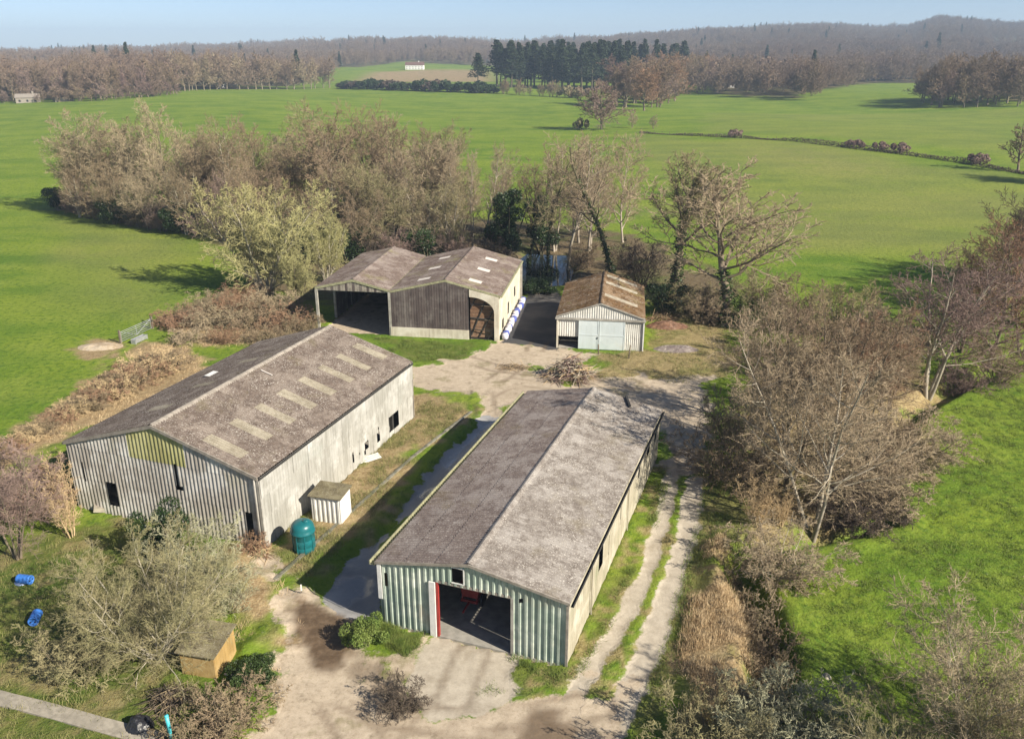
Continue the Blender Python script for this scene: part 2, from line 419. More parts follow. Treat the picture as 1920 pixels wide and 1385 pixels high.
def ground_material():
    t = NT('ground', .95, .12)
    def att(n):
        a = t.new('ShaderNodeAttribute', attribute_name=n)
        s = t.new('ShaderNodeSeparateColor'); t.l.new(a.outputs['Color'], s.inputs[0])
        return s.outputs[0], s.outputs[1], s.outputs[2], a.outputs['Alpha']
    grav, conc, mud, dry = att('cov1'); lit, lawn, tarm_shade, whe = att('cov2')
    n_big, n_mid, n_fine, n_tuft = t.noise(.012, 4, .6), t.noise(.13, 5, .6), t.noise(7, 4, .7), t.noise(1.7, 4, .65)
    # pasture: sward of mixed greens, paler grazed patches
    g = t.mix(t.ramp(t.noise(.03, 5, .65, t.scaled((1, 2.2, 1))), .38, .62), (.098, .178, .018), (.198, .262, .028))
    g = t.mix(t.ramp(n_big, .4, .65, 0, .45), g, (.185, .262, .024))
    g = t.mix(t.ramp(n_mid, .42, .7, 0, .65), g, (.23, .285, .045))
    g = t.mix(t.ramp(t.noise(.05, 5, .65), .55, .75, 0, .5), g, (.075, .15, .015))
    g = t.mix(t.ramp(n_tuft, .45, .68, 0, .75), g, (.052, .118, .012))
    g = t.mix(t.ramp(n_fine, .5, .75, 0, .5), g, (.23, .265, .065))
    # garden and verge turf: longer, darker
    lw = t.mix(t.ramp(n_mid, .3, .7), (.07, .115, .02), (.15, .165, .04))
    lw = t.mix(t.ramp(n_tuft, .45, .7, 0, .6), lw, (.24, .22, .08))
    lw = t.mix(t.ramp(n_fine, .5, .7, 0, .5), lw, (.05, .085, .015))
    # dead grass
    d = t.mix(t.ramp(n_tuft, .3, .7), (.36, .27, .15), (.24, .165, .085))
    d = t.mix(t.ramp(n_fine, .45, .7, 0, .6), d, (.46, .37, .23))
    d = t.mix(t.ramp(n_mid, .5, .68, 0, .75), d, (.14, .16, .045))
    # leaf litter
    li = t.mix(t.ramp(n_tuft, .3, .7), (.115, .085, .05), (.19, .15, .09))
    li = t.mix(t.ramp(n_mid, .45, .65, 0, .8), li, (.10, .13, .035))
    # gravel, packed chalky stone
    gr = t.mix(t.ramp(n_tuft, .3, .72), (.52, .435, .33), (.41, .335, .25))
    gr = t.mix(t.ramp(n_mid, .48, .72, 0, .6), gr, (.33, .265, .19))
    gr = t.mix(t.ramp(t.noise(14, 4, .75), .5, .72, 0, .55), gr, (.62, .54, .43))
    gr = t.mix(t.ramp(t.noise(4.5, 5, .75), .5, .66, 0, .5), gr, (.27, .215, .15))
    gr = t.mix(t.ramp(t.noise(.9, 5, .7), .54, .68, 0, .6), gr, (.20, .16, .11))
    gr = t.mix(t.ramp(t.noise(.28, 5, .65), .56, .66, 0, .5), gr, (.15, .14, .05))
    wh = t.mix(t.ramp(n_tuft, .3, .7), (.40, .35, .28), (.50, .445, .36))
    wh = t.mix(t.ramp(n_fine, .5, .7, 0, .35), wh, (.29, .25, .20))
    wh = t.mix(t.ramp(t.noise(.5, 5, .65), .52, .68, 0, .5), wh, (.27, .225, .165))
    co = t.mix(t.ramp(n_mid, .35, .65), (.36, .355, .35), (.25, .245, .245))
    co = t.mix(t.ramp(n_tuft, .5, .75, 0, .5), co, (.38, .36, .33))
    mu = t.mix(t.ramp(n_tuft, .35, .7), (.10, .068, .042), (.17, .12, .078))
    ta = t.mix(t.ramp(n_mid, .4, .65), (.065, .065, .068), (.13, .12, .11))  # tarmac tone that also carries the shed's painted shadow
    c = t.mix(lit, g, li); c = t.mix(lawn, c, lw); c = t.mix(dry, c, d)
    edge = t.math('SUBTRACT', n_fine, .5)
    def hardmask(m):
        return t.ramp(t.math('ADD', m, t.math('ADD', t.math('MULTIPLY', edge, .8), t.math('MULTIPLY', t.math('SUBTRACT', n_tuft, .5), 1.3))), .30, .70)
    c = t.mix(hardmask(whe), c, wh); c = t.mix(hardmask(grav), c, gr)
    c = t.mix(hardmask(tarm_shade), c, ta); c = t.mix(hardmask(conc), c, co); c = t.mix(mud, c, mu)
    t.color(c)
    # standing wet on the shaded concrete lane and the mud
    wet = t.math('MULTIPLY', hardmask(conc), t.ramp(t.noise(.32, 3, .5), .42, .6))
    wet = t.math('MAXIMUM', wet, t.math('MULTIPLY', mud, .35))
    t.put(t.b.inputs['Roughness'], t.ramp(wet, 0, 1, .95, .12))
    t.put(t.b.inputs['Specular IOR Level'], t.ramp(wet, 0, 1, .12, .5))
    soft_ = t.math('SUBTRACT', 1.0, t.math('MINIMUM', 1.0, t.math('ADD', t.math('ADD', grav, conc), t.math('ADD', tarm_shade, whe))))
    h = t.math('ADD', t.math('MULTIPLY', n_fine, .5), t.math('MULTIPLY', n_tuft, 1.0))
    h = t.math('MULTIPLY', h, t.math('ADD', .12, t.math('MULTIPLY', soft_, .88)))
    t.bump(h, .8, .22)
    return t.m

M_ground = ground_material()
GROUND = build_ground(M_ground)

# ---------------------------------------------------------------- building materials
M_roofA = cladding('fibre_cement_roof', (.275,.245,.218), (.365,.335,.305), (.17,.145,.127), stain=(.195,.165,.12), speck=.8, speckc=(.66,.62,.55), rnd=.22, streak=False, specks=11.0)
M_roofBrown = cladding('darker_brown_roof', (.225,.185,.165), (.29,.255,.235), (.14,.11,.10), stain=(.17,.135,.09), speck=.7, speckc=(.50,.46,.42), rnd=.25, streak=False, specks=11)  # darker, browner sheet colour for the left slope
M_roofL = cladding('lichened_roof', (.175,.138,.115), (.25,.208,.175), (.11,.084,.07), stain=(.155,.13,.075), speck=.8, speckc=(.60,.56,.50), rnd=.3, streak=False, specks=10)
M_roofR = cladding('brown_roof', (.19,.145,.122), (.27,.225,.20), (.125,.092,.08), stain=(.21,.19,.09), speck=.35, rnd=.3, streak=False, specks=9)
M_roofS = cladding('mossy_roof', (.175,.10,.045), (.25,.175,.11), (.09,.055,.028), stain=(.16,.145,.045), speck=.45, rnd=.45, streak=False, specks=3.5)
M_light = cladding('rooflight_sheet', (.30,.265,.20), (.37,.33,.255), (.22,.19,.14), speck=.6, rnd=.25, streak=False)
M_lightw = plain('white_rooflight', (.62,.57,.52), .6, .3, .12)
M_lights = plain('strip_rooflight', (.36,.32,.25), .7, .3, .35)
M_cream = cladding('cream_sheet', (.41,.40,.365), (.52,.51,.48), (.27,.262,.232), stain=(.33,.335,.30), rnd=.45)
M_creamA = cladding('buff_panel', (.44,.40,.31), (.53,.49,.40), (.29,.265,.195), stain=(.25,.26,.17), rnd=.4)
M_gable = cladding('grey_gable_sheet', (.47,.435,.39), (.66,.64,.60), (.31,.28,.245), stain=(.36,.34,.27), rnd=.4)
M_mossy = cladding('moss_stained_sheet', (.37,.36,.15), (.45,.43,.22), (.27,.25,.11), rnd=.3)
M_green = cladding('pale_green_sheet', (.40,.46,.39), (.60,.63,.55), (.25,.31,.26), stain=(.40,.35,.27), rnd=.45)
M_timber = cladding('dark_boarding', (.135,.108,.10), (.20,.175,.16), (.075,.06,.058), rnd=.5)
M_rust = cladding('brown_boarding', (.27,.165,.10), (.33,.22,.15), (.17,.10,.065), rnd=.4, streak=False)
M_conc = cladding('pale_concrete', (.60,.55,.45), (.68,.64,.54), (.47,.42,.33), rnd=.2)
M_concg = plain('grey_concrete', (.36,.34,.30), .9, .2, .3, 2)
M_steel = plain('galvanised_steel', (.52,.54,.55), .5, .4, .2, 4, .6)
M_dark = plain('dark_metal', (.05,.048,.045), .7, .3)
M_trim = plain('weathered_trim', (.31,.275,.235), .9, .2, .3)
M_mossgut = plain('mossy_gutter', (.33,.32,.20), .95, .1, .35, 5)
M_doorb = cladding('pale_blue_door', (.58,.65,.67), (.63,.69,.70), (.53,.59,.60), stain=(.58,.57,.50), rnd=.15)
M_sheets = cladding('white_ribbed_sheet', (.66,.65,.60), (.75,.74,.70), (.50,.49,.45), rnd=.25)
M_red = plain('red_paint', (.30,.035,.03), .5, .4, .2)
M_white = plain('white_paint', (.78,.77,.74), .6, .3, .12)
M_teal = plain('teal_plastic', (.012,.135,.150), .32, .5, .18, 2)
M_blue = plain('blue_plastic', (.05,.19,.60), .4, .5, .15, 2)
M_cyan = plain('turquoise_plastic', (.08,.50,.56), .4, .5, .15, 2)
M_osb = cladding('ochre_boarding', (.42,.28,.11), (.50,.36,.17), (.30,.20,.075), rnd=.3)
M_felt = cladding('mossy_felt', (.20,.175,.10), (.27,.24,.15), (.12,.10,.06), speck=.4, rnd=.3, streak=False)
M_wallm = cladding('mossy_wall', (.20,.19,.15), (.29,.275,.23), (.11,.11,.075), stain=(.12,.14,.06), speck=.4, streak=False)
M_slab = plain('paving', (.36,.325,.265), .9, .2, .25, 3)
M_post = plain('fence_timber', (.20,.17,.13), .9, .2, .3, 5)
M_black = plain('black_plastic', (.02,.02,.024), .35, .5, .2)
M_sackw = plain('white_sack', (.66,.64,.70), .6, .3, .15)
M_sackb = plain('blue_sack', (.10,.13,.42), .5, .4, .2)

# ---------------------------------------------------------------- sheet cladding
rnd = random.Random(7)
def prof_points(xa, xb, kind, pitch, amp):
    xs = {round(xa, 4), round(xb, 4)}
    k = math.floor(xa/pitch)
    while k*pitch < xb:
        fr = [i/6 for i in range(6)] if kind == 'sine' else ([0, .5, .58, .9, .98] if kind == 'rib' else [0, .02, .06])
        for f in fr:
            x = (k+f)*pitch
            if xa+.01 < x < xb-.01: xs.add(round(x, 4))
        k += 1
    out = []
    for x in sorted(xs):
        f = (x/pitch) % 1.0
        if kind == 'sine': z = amp*math.sin(2*math.pi*f)
        elif kind == 'rib': z = amp*(0 if f < .5 or f > .98 else min(1, (f-.5)/.08, (.98-f)/.08))
        else: z = -amp if .005 < f < .055 else 0
        out.append((x, z))
    return out

def sheet(xa, xb, y0, y1, kind, pitch, amp, tilt=0.0, name='sheet'):
    """corrugated sheet in local xy, ribs along y, face towards +z; y0/y1 may be functions of x"""
    P = prof_points(xa, xb, kind, pitch, amp); V = []; Q = []
    f0 = y0 if callable(y0) else (lambda x: y0); f1 = y1 if callable(y1) else (lambda x: y1)
    for x, z in P: V += [(x, f0(x), z+tilt), (x, f1(x), z)]
    for i in range(len(P)-1): Q.append([2*i, 2*i+2, 2*i+3, 2*i+1])
    return np_mesh(name, V, Q, smooth=kind == 'sine')

FACE = {'front': (R(90),0,0), 'back': (R(90),0,R(180)), 'right': (R(90),0,R(90)), 'left': (R(90),0,R(-90))}
def wall(root, face, plane, x0, x1, ncol, tiers, mat, kind='sine', pitch=.3, amp=.03, top=None, holes=(), name='cladding_sheet', pick=None, jit=.008, lap=.012):
    """sheets on a wall; x runs along the face (mirrored for back and left), top(x) is the roof line"""
    rot = FACE[face]
    w = (x1-x0)/ncol
    def emit(xa, xb, za, zb, c, ti):
        zt = (lambda x: min(zb, top(x))) if top else zb
        if top and max(top(xa), top(xb), top((xa+xb)/2)) <= za+.05: return
        if not top and zb-za < .03: return
        f0 = (lambda x: min(za, top(x)-.001)) if top else za
        me = sheet(xa, xb, f0, zt, kind, pitch, amp, name=name)
        d = plane + lap*ti + rnd.uniform(0, jit)
        loc = {'front': (0,-d,0), 'back': (0,d,0), 'right': (d,0,0), 'left': (-d,0,0)}[face]
        o = link(name, me, (pick(c, ti, (xa+xb)/2) if pick else None) or mat, root, loc, rot)
        return o
    def cut(xa, xb, za, zb, hs, c, ti):
        if xb-xa < .02: return
        for i, (ha, hb, ka, kb) in enumerate(hs):
            if ha < xb-.01 and hb > xa+.01 and ka < zb-.01 and kb > za+.01:
                r = hs[i+1:]
                if ha > xa: cut(xa, ha, za, zb, r, c, ti)
                if hb < xb: cut(hb, xb, za, zb, r, c, ti)
                a, b = max(xa, ha), min(xb, hb)
                if ka > za: cut(a, b, za, ka, r, c, ti)
                if kb < zb: cut(a, b, kb, zb, r, c, ti)
                return
        emit(xa, xb, za, zb, c, ti)
    for ti, (za, zb) in enumerate(tiers):
        for c in range(ncol): cut(x0+c*w, x0+(c+1)*w, za, zb, list(holes), c, ti)

def roof(root, xc, wl, wr, L, he_l, he_r, hr, cols, rows_l, rows_r, mat, y0=0.0, pick=None, pitch=.25, amp=.03, name='roof_sheet'):
    """two slopes of overlapping corrugated sheets; rows are fractions from ridge (0) to eave (1)"""
    w = L/cols; cache = {}
    for side, wd, he, rows in ((1, wr, he_r, rows_r), (-1, wl, he_l, rows_l)):
        sl_ = math.hypot(wd, hr-he); ca, sa = wd/sl_, (hr-he)/sl_
        up = Vector((-side*ca, 0, sa)); ax = Vector((0, side, 0)); nr = ax.cross(up)
        M = Matrix((ax, up, nr)).transposed()
        for ri, (fa, fb) in enumerate(zip(rows[:-1], rows[1:])):
            h = (fb-fa)*sl_ + (.14 if ri else 0)
            for c in range(cols):
                key = (round(h, 3),)
                if key not in cache: cache[key] = sheet(0, w+.03, 0, h, 'sine', pitch, amp, tilt=.012, name=name)
                y = y0 + (c*w if side == 1 else (c+1)*w)
                p = Vector((xc + side*wd*fb, y, hr-(hr-he)*fb)) + nr*(.012*(len(rows)-ri) + rnd.uniform(0, .008))
                nm, mt = (pick(side, ri, c) if pick else None) or (name, mat)
                e = (M @ Matrix.Rotation(R(rnd.uniform(-.12, .12)), 3, 'Z')).to_euler()
                link(nm, cache[key], mt, root, p, e)

def ridge(root, xc, hr, L, mat, n, y0=0.0, w=.28, pitch=.18):
    for i in range(n):
        a, b = y0+i*L/n, y0+(i+1)*L/n+.05; d = .01*(i % 2)
        P = [(-w, -w*pitch-.02), (-w*.4, .03), (0, .07), (w*.4, .03), (w, -w*pitch-.02)]
        m = MB()
        for y in (a, b):
            for x, z in P: m.v.append((xc+x, y, hr+z+.07+d))
        for k in range(4): m.q.append([k, k+1, k+6, k+5])
        m.put('ridge_tile', mat, root)

def verge(root, xc, wl, wr, he_l, he_r, hr, y, mat, h=.22, t=.06, lift=.06):
    """barge boards along a gable edge"""
    for side, wd, he in ((1, wr, he_r), (-1, wl, he_l)):
        m = MB(); a = (xc, hr+lift); b = (xc+side*wd, he+lift)
        if side == 1: P = [(a[0], a[1]-h), (b[0], b[1]-h), b, a]
        else: P = [(b[0], b[1]-h), (a[0], a[1]-h), a, b]
        m.extrude(P, y-t/2, y+t/2).put('barge_board', mat, root)

def frames(root, xs, he, hr, ys, mat, xc=0.0):
    """portal frames inside a barn"""
    for y in ys:
        m = MB(); a, b = xs
        m.box(a, a+.25, y-.12, y+.12, -.5, he-.25); m.box(b-.25, b, y-.12, y+.12, -.5, he-.25)
        m.bar((a+.1, y, he-.3), (xc, y, hr-.3), .2, .28); m.bar((b-.1, y, he-.3), (xc, y, hr-.3), .2, .28)
        m.put('portal_frame', mat, root)

# ================================================================ green-gabled barn
A = empty('barn', (-2.26, 37.11, 0), R(-19.7), label='long low barn with pale green ribbed gable and open doorway beside the wheel track', cat='barn')
tA = lambda x: 5.02-(1.04/5.5)*abs(x)
holesA = [(-1.95, 2.3, -2, 3.5), (-1.0, -.32, 3.72, 4.62), (-5.02, -4.86, 2.5, 3.35), (2.75, 2.95, 3.35, 3.6)]
wall(A, 'front', -.15, -5.35, 5.35, 15, [(-.45, 1.68), (1.62, 6)], M_green, 'rib', .3567, .055, tA, holesA)
wall(A, 'back', 25.55, -5.35, 5.35, 15, [(-.6, 1.68), (1.62, 6)], M_green, 'rib', .3567, .055, tA)
holesAr = [(6.6, 7.6, 1.6, 3.2), (17.55, 18.15, 2.1, 3.2), (20.6, 21.7, 2.3, 3.2), (12.2, 12.35, 1.9, 3.0), (23.6, 24.3, 2.2, 3.3), (9.1, 9.2, 1.2, 2.6)]
wall(A, 'right', 5.35, .15, 25.55, 17, [(-.9, 1.5), (1.46, 3.92)], M_creamA, 'flat', .4, .02, None, holesAr, 'wall_panel')
wall(A, 'left', 5.35, -25.55, -.15, 17, [(-1.0, 1.5), (1.46, 3.92)], M_creamA, 'flat', .4, .02, None, (), 'wall_panel')
roof(A, 0, 5.5, 5.5, 25.71, 4.0, 4.0, 5.04, 26, [0, .35, .68, 1], [0, .35, .68, 1], M_roofA, pick=lambda side, ri, c: ('roof_sheet', M_roofBrown) if side == -1 else None)
ridge(A, 0, 5.04, 25.7, M_roofA, 13)
verge(A, 0, 5.5, 5.5, 4.0, 4.0, 5.04, -.03, M_trim, .16)
verge(A, 0, 5.5, 5.5, 4.0, 4.0, 5.04, 25.74, M_trim, .16)
frames(A, (-5.3, 5.3), 4.0, 5.04, (4.5, 9, 13.5, 18, 22.5), M_concg)
MB().box(-5.3, 5.3, .1, 25.5, -.4, .03).put('floor_slab', M_concg, A)
MB().box(-5.86, -5.80, 0, 25.7, 3.78, 4.02).box(-5.80, -5.52, 0, 25.7, 3.78, 3.82).box(-5.55, -5.49, 0, 25.7, 3.80, 3.97).put('gutter', M_mossgut, A)
MB().box(5.66, 5.69, 0, 25.7, 3.82, 3.96).box(5.52, 5.66, 0, 25.7, 3.82, 3.85).put('gutter', M_dark, A)
for y in (4.75, 14.2):
    m = MB(); m.tube([(5.6, y, 3.84), (5.6, y, 3.6), (5.46, y, 3.35), (5.46, y, -.2)], .055, 8); m.put('downpipe', M_conc, A, True)
MB().box(-2.32, -1.97, -.02, .06, 0, 3.5).put('door_jamb', M_white, A)
MB().box(-1.95, -1.83, .08, .24, 0, 3.5).put('door_post', M_red, A)
MB().box(2.3, 2.44, .06, .22, 0, 3.5).put('door_post', M_concg, A)
MB().box(-2.0, 2.4, .1, .22, 3.45, 3.62).put('door_lintel', M_trim, A)
MB().box(-5.40, -5.16, -.012, .03, 1.7, 3.95).put('corner_flashing', M_white, A)
MB().box(5.30, 5.43, .02, .10, -.4, 3.95).put('corner_flashing', M_trim, A)
MB().box(-1.02, -.3, .06, .1, 4.62, 4.68).box(-1.02, -.3, .06, .1, 3.66, 3.72).box(-.34, -.28, .06, .1, 3.7, 4.65).put('vent_frame', M_white, A)
# machine standing just inside the doorway
def red_machine():
    c, s_ = math.cos(R(-19.7)), math.sin(R(-19.7)); lx, ly = -1.2, 3.4
    o = empty('farm_machine', (-2.26+lx*c-ly*s_, 37.11+lx*s_+ly*c, .03), R(-19.7), label='red wheeled farm machine parked just inside the open barn doorway', cat='farm machine')
    MB().extrude([(-.45,.75),(.45,.75),(.62,1.55),(-.62,1.55)], -.5, .5).put('hopper', M_red, o)
    MB().box(-.5,.5,-.6,-.5,.45,.6).box(-.5,.5,.5,.6,.45,.6).box(-.5,-.38,-.5,.5,.45,.6).box(.38,.5,-.5,.5,.45,.6).bar((-.44,-.55,.6),(-.44,-.4,.95),.06).bar((.44,-.55,.6),(.44,-.4,.95),.06).put('frame', M_red, o)
    for x in (-.62, .62):
        MB().lathe([(.0,-.09),(.2,-.09),(.38,-.08),(.42,-.03),(.42,.03),(.38,.08),(.2,.09),(0,.09)], 18, Matrix.Translation((x,0,.42)) @ Matrix.Rotation(R(90),4,'Y')).put('wheel', M_black, o, True)
    MB().bar((0,-.55,.5),(0,-1.5,.42),.09).put('drawbar', M_red, o)
red_machine()
# length of dark pipe left lying on the far end of the roof
def on_A(lx, ly, lz):
    c, s_ = math.cos(R(-19.7)), math.sin(R(-19.7)); return (-2.26+lx*c-ly*s_, 37.11+lx*s_+ly*c, lz)
def roof_pipe():
    a, b = on_A(2.55, 25.9, 4.75), on_A(3.25, 24.2, 4.62)
    m = MB(); m.bar(a, b, .16, .12); props(m.put('timber_offcut', M_dark), label='dark timber offcut lying on the far end of the green-gabled barn roof', cat='timber')
roof_pipe()

# ================================================================ big grey barn
B_ = empty('barn', (-23.15, 49.1, 0), R(-19.5), label='large grey corrugated barn with cream side wall and eight rooflights, left', cat='barn')
tB = lambda x: 7.41-(2.38/7.775)*abs(x)
holesB = [(-4.75, -3.95, .7, 2.5), (6.45, 6.95, -1, 2.35), (1.30, 1.44, 3.2, 4.9), (1.2, 1.72, 3.0, 3.3), (-6.62, -6.5, 2.2, 3.7), (5.2, 5.35, -1, 1.3)]
pickB = lambda c, ti, x: M_mossy if ti == 2 and -2.5 < x < 2.7 else None
wall(B_, 'front', -.12, -7.7, 7.7, 17, [(-.7, 2.5), (2.42, 4.88), (4.80, 8)], M_gable, 'sine', .30196, .022, tB, holesB, pick=pickB)
wall(B_, 'back', 21.84, -7.7, 7.7, 17, [(-.7, 2.5), (2.42, 4.88), (4.80, 8)], M_gable, 'sine', .30196, .045, tB)
holesBr = [(17.4, 19.1, .45, 1.8), (15.3, 15.75, .5, 1.3), (13.3, 13.9, .75, 1.4), (11.4, 11.62, .6, 1.45), (15.5, 15.7, 1.3, 1.75), (13.2, 13.4, .4, .75), (12.4, 12.5, .8, 1.0)]
wall(B_, 'right', 7.7, .12, 21.84, 24, [(-.9, 2.12), (2.05, 3.62), (3.55, 5.0)], M_cream, 'sine', .3017, .014, None, holesBr, jit=.025, lap=.045)
wall(B_, 'left', 7.7, -21.84, -.12, 24, [(-.6, 2.12), (2.05, 3.62), (3.55, 5.0)], M_gable, 'sine', .3017, .02)
def pickLR(side, ri, c):
    if side == 1 and ri == 2 and c % 3 == 1: return ('rooflight', M_light)
    if side == 1 and ri == 0 and c == 11: return ('rooflight', M_lightw) if False else None
    if side == -1 and ri == 1 and c in (4, 9, 15): return ('rooflight', M_light)
roof(B_, 0, 7.775, 7.775, 21.96, 5.05, 5.05, 7.43, 24, [0, .24, .49, .75, 1], [0, .2, .4, .76, 1], M_roofL, pick=pickLR, pitch=.229)
ridge(B_, 0, 7.43, 21.96, M_trim, 11, pitch=.3)
verge(B_, 0, 7.775, 7.775, 5.05, 5.05, 7.43, -.03, M_trim, .24)
verge(B_, 0, 7.775, 7.775, 5.05, 5.05, 7.43, 21.99, M_trim, .2)
MB().box(7.78, 7.90, 0, 21.9, 4.88, 4.99).put('gutter', M_dark, B_)
MB().box(-7.92, -7.79, 0, 21.9, 4.86, 4.98).put('gutter', M_dark, B_)
MB().box(7.62, 7.80, .02, .10, -.8, 4.98).put('corner_flashing', M_concg, B_)
MB().box(7.72, 7.80, 21.86, 21.93, -.6, 4.98).put('corner_flashing', M_trim, B_)
MB().tube([(7.5, -.02, 4.9), (7.5, -.02, -.3)], .06, 8).put('downpipe', M_concg, B_, True)
frames(B_, (-7.6, 7.6), 5.0, 7.4, (3.5, 7.2, 11, 14.6, 18.3), M_dark)
MB().box(-7.65, 7.65, .2, 21.8, -.5, .02).put('floor_slab', M_concg, B_)
# broken sheet patch and slipped sheet on the shaded slope
MB().box(-4.9, -4.2, 11.2, 12.3, 6.12, 6.14, Matrix.Translation((0,0,0))).put('slipped_sheet', M_white, B_, rot=(0, 0, 0))
o = MB().box(-.5, .5, -.05, .05, 0, .03).put('patch_strip', M_lightw, B_, loc=(1.1, 11.0, 7.22), rot=(0, R(17), 0))

# ================================================================ double-span rear barn
C_ = empty('barn', (-13.5, 89.4, 0), R(-8.6), label='double-span rear barn with open bay and dark boarded bay before the trees', cat='barn')
LR = 16.5
t1 = lambda x: 6.14-(1.0/4.3)*abs(x+4.1)
t2 = lambda x: 6.52-(1.5/6.3)*abs(x-6.3)
def pick2(side, ri, c):
    if ri == 1 and c in (2, 7, 12): return ('rooflight', M_lightw)
roof(C_, -4.1, 4.4, 4.1, LR, 5.2, 5.2, 6.22, 16, [0, .5, 1], [0, .5, 1], M_roofR)
roof(C_, 6.3, 6.3, 6.1, LR, 5.1, 5.05, 6.6, 16, [0, .35, .58, 1], [0, .35, .58, 1], M_roofR, pick=pick2)
ridge(C_, -4.1, 6.22, LR, M_roofR, 8, pitch=.25); ridge(C_, 6.3, 6.6, LR, M_roofR, 8, pitch=.25)
verge(C_, -4.1, 4.4, 4.08, 5.2, 5.2, 6.22, -.03, M_mossgut, .26); verge(C_, 6.3, 6.28, 6.1, 5.1, 5.05, 6.6, -.03, M_mossgut, .24)
verge(C_, -4.1, 4.4, 4.08, 5.2, 5.2, 6.22, LR+.03, M_mossgut, .2); verge(C_, 6.3, 6.28, 6.1, 5.1, 5.05, 6.6, LR+.03, M_mossgut, .2)
MB().box(-.14, .14, .02, LR, 5.06, 5.14).put('valley_gutter', M_mossgut, C_)
MB().box(12.42, 12.58, 0, LR, 4.88, 5.05).put('gutter', M_mossgut, C_)
# open bay: posts, apex boards
for x, y in ((-8.4, .1), (-8.4, 5.6), (-8.4, 11), (-8.4, 16.3)):
    MB().box(x-.13, x+.13, y-.13, y+.13, -.4, 5.1).put('post', M_concg, C_)
MB().box(-.14, .14, -.06, .2, -.4, 5.06).put('post', M_concg, C_)
for k in range(30):
    x0 = -8.3+k*.275; tp = t1(x0+.13)-.12
    if tp-5.0 > .1: MB().box(x0, x0+.25, .03, .06, 4.93, tp).put('gable_board', M_trim if k % 3 else M_timber, C_)
MB().box(-8.4, 0, .07, .2, 4.88, 5.04).put('tie_beam', M_concg, C_)
wall(C_, 'left', 8.3, -LR, -5.6, 11, [(-.3, 5.1)], M_timber, 'flat', .3, .015, name='boarding')  # boards added to close this side and keep the open bay dark
wall(C_, 'back', LR, -12.2, 0, 12, [(-.3, 7)], M_timber, 'flat', .3, .015, lambda x: t2(-x), name='boarding')
wall(C_, 'back', LR, 0, 8.3, 8, [(-.3, 7)], M_timber, 'flat', .3, .015, lambda x: t1(-x), name='boarding')
wall(C_, 'left', -.02, -LR, -.4, 15, [(-.3, 5.05)], M_timber, 'flat', .3, .015, name='partition_board')
# boarded bay
nb = 30; bw = 8.7/nb
for k in range(nb):
    x0 = .16+k*bw; dz = rnd.uniform(-.05, .05); dy = rnd.uniform(0, .03)
    zt0, zt1 = t2(x0)-.06, t2(x0+bw-.03)-.06
    m = MB()
    for y in (-.02-dy, .02-dy):
        m.v += [(x0, y, 1.0+dz), (x0+bw-.03, y, 1.0+dz), (x0+bw-.03, y, zt1), (x0, y, zt0)]
    m.q += [[0,1,2,3],[5,4,7,6],[4,0,3,7],[1,5,6,2],[3,2,6,7],[4,5,1,0]]
    m.put('board', M_timber, C_)
MB().box(.16, 8.86, .08, .12, .9, 5.0).put('backing_rail', M_dark, C_)
for x0, x1 in ((.02, 4.40), (4.42, 8.86)):
    MB().box(x0, x1, -.10, .06, -.45, 1.05).put('base_wall_panel', M_conc, C_)
# curved haunch and braced door of the end bay
m = MB(); inner = []; outer = []
for i in range(13):
    f = i/12
    inner.append((11.72-(1-math.sin(f*math.pi/2))*.0-(2.75*(1-math.cos(f*math.pi/2))), 3.15+1.72*math.sin(f*math.pi/2)))
    xx = 12.22-3.25*f; outer.append((xx, min(t2(xx)-.22, 9)))
pr = [(11.72, -.5)]+inner; po = [(12.22, -.5)]+outer
for y in (-.12, .16):
    for p, q in zip(pr, po): m.v += [(p[0], y, p[1]), (q[0], y, q[1])]
n2 = len(pr)*2
for i in range(len(pr)-1):
    a = 2*i
    m.q += [[a, a+1, a+3, a+2], [n2+a+1, n2+a, n2+a+2, n2+a+3], [a, a+2, n2+a+2, n2+a], [a+1, n2+a+1, n2+a+3, a+3]]
m.put('portal_haunch', M_conc, C_)
for k in range(13):
    z0 = .15+k*.40
    MB().box(8.95, 12.0, .45+rnd.uniform(0, .04), .5, z0, z0+.37).put('door_board', M_rust, C_)
MB().bar((9.1, .40, .4), (10.9, .40, 4.9), .10).bar((9.0, .38, 2.4), (11.7, .38, 2.2), .10).bar((9.0, .39, 3.4), (9.6, .39, 4.6), .09).bar((9.0, .41, 3.9), (11.2, .41, 3.9), .08).bar((10.0,.37,.3),(11.6,.37,3.4),.09).put('door_brace', M_dark, C_)
MB().bar((9.0, .30, .1), (11.6, .05, .0), .09).bar((11.6, .05, 0), (11.6, .05, 1.1), .1).bar((10.9, .1, .05), (11.6, .05, 1.0), .07).bar((9.0,.3,.1),(9.0,.3,1.2),.08).bar((9.0,.3,1.1),(11.6,.05,1.05),.06).put('hurdle', M_dark, C_)
holesC = [(6.2, 7.1, 1.1, 2.5), (2.2, 3.3, .6, 1.7), (11.2, 12.2, 1.8, 3.0)]
wall(C_, 'right', 12.2, .2, LR, 11, [(-.4, 1.4), (1.38, 4.98)], M_conc, 'flat', .74, .02, None, holesC, 'wall_panel')
MB().box(12.2, 12.46, LR-.1, LR+.12, -.3, 5.0).put('post', M_concg, C_)
frames(C_, (.1, 12.1), 5.0, 6.5, (5.5, 11), M_concg, 6.3)

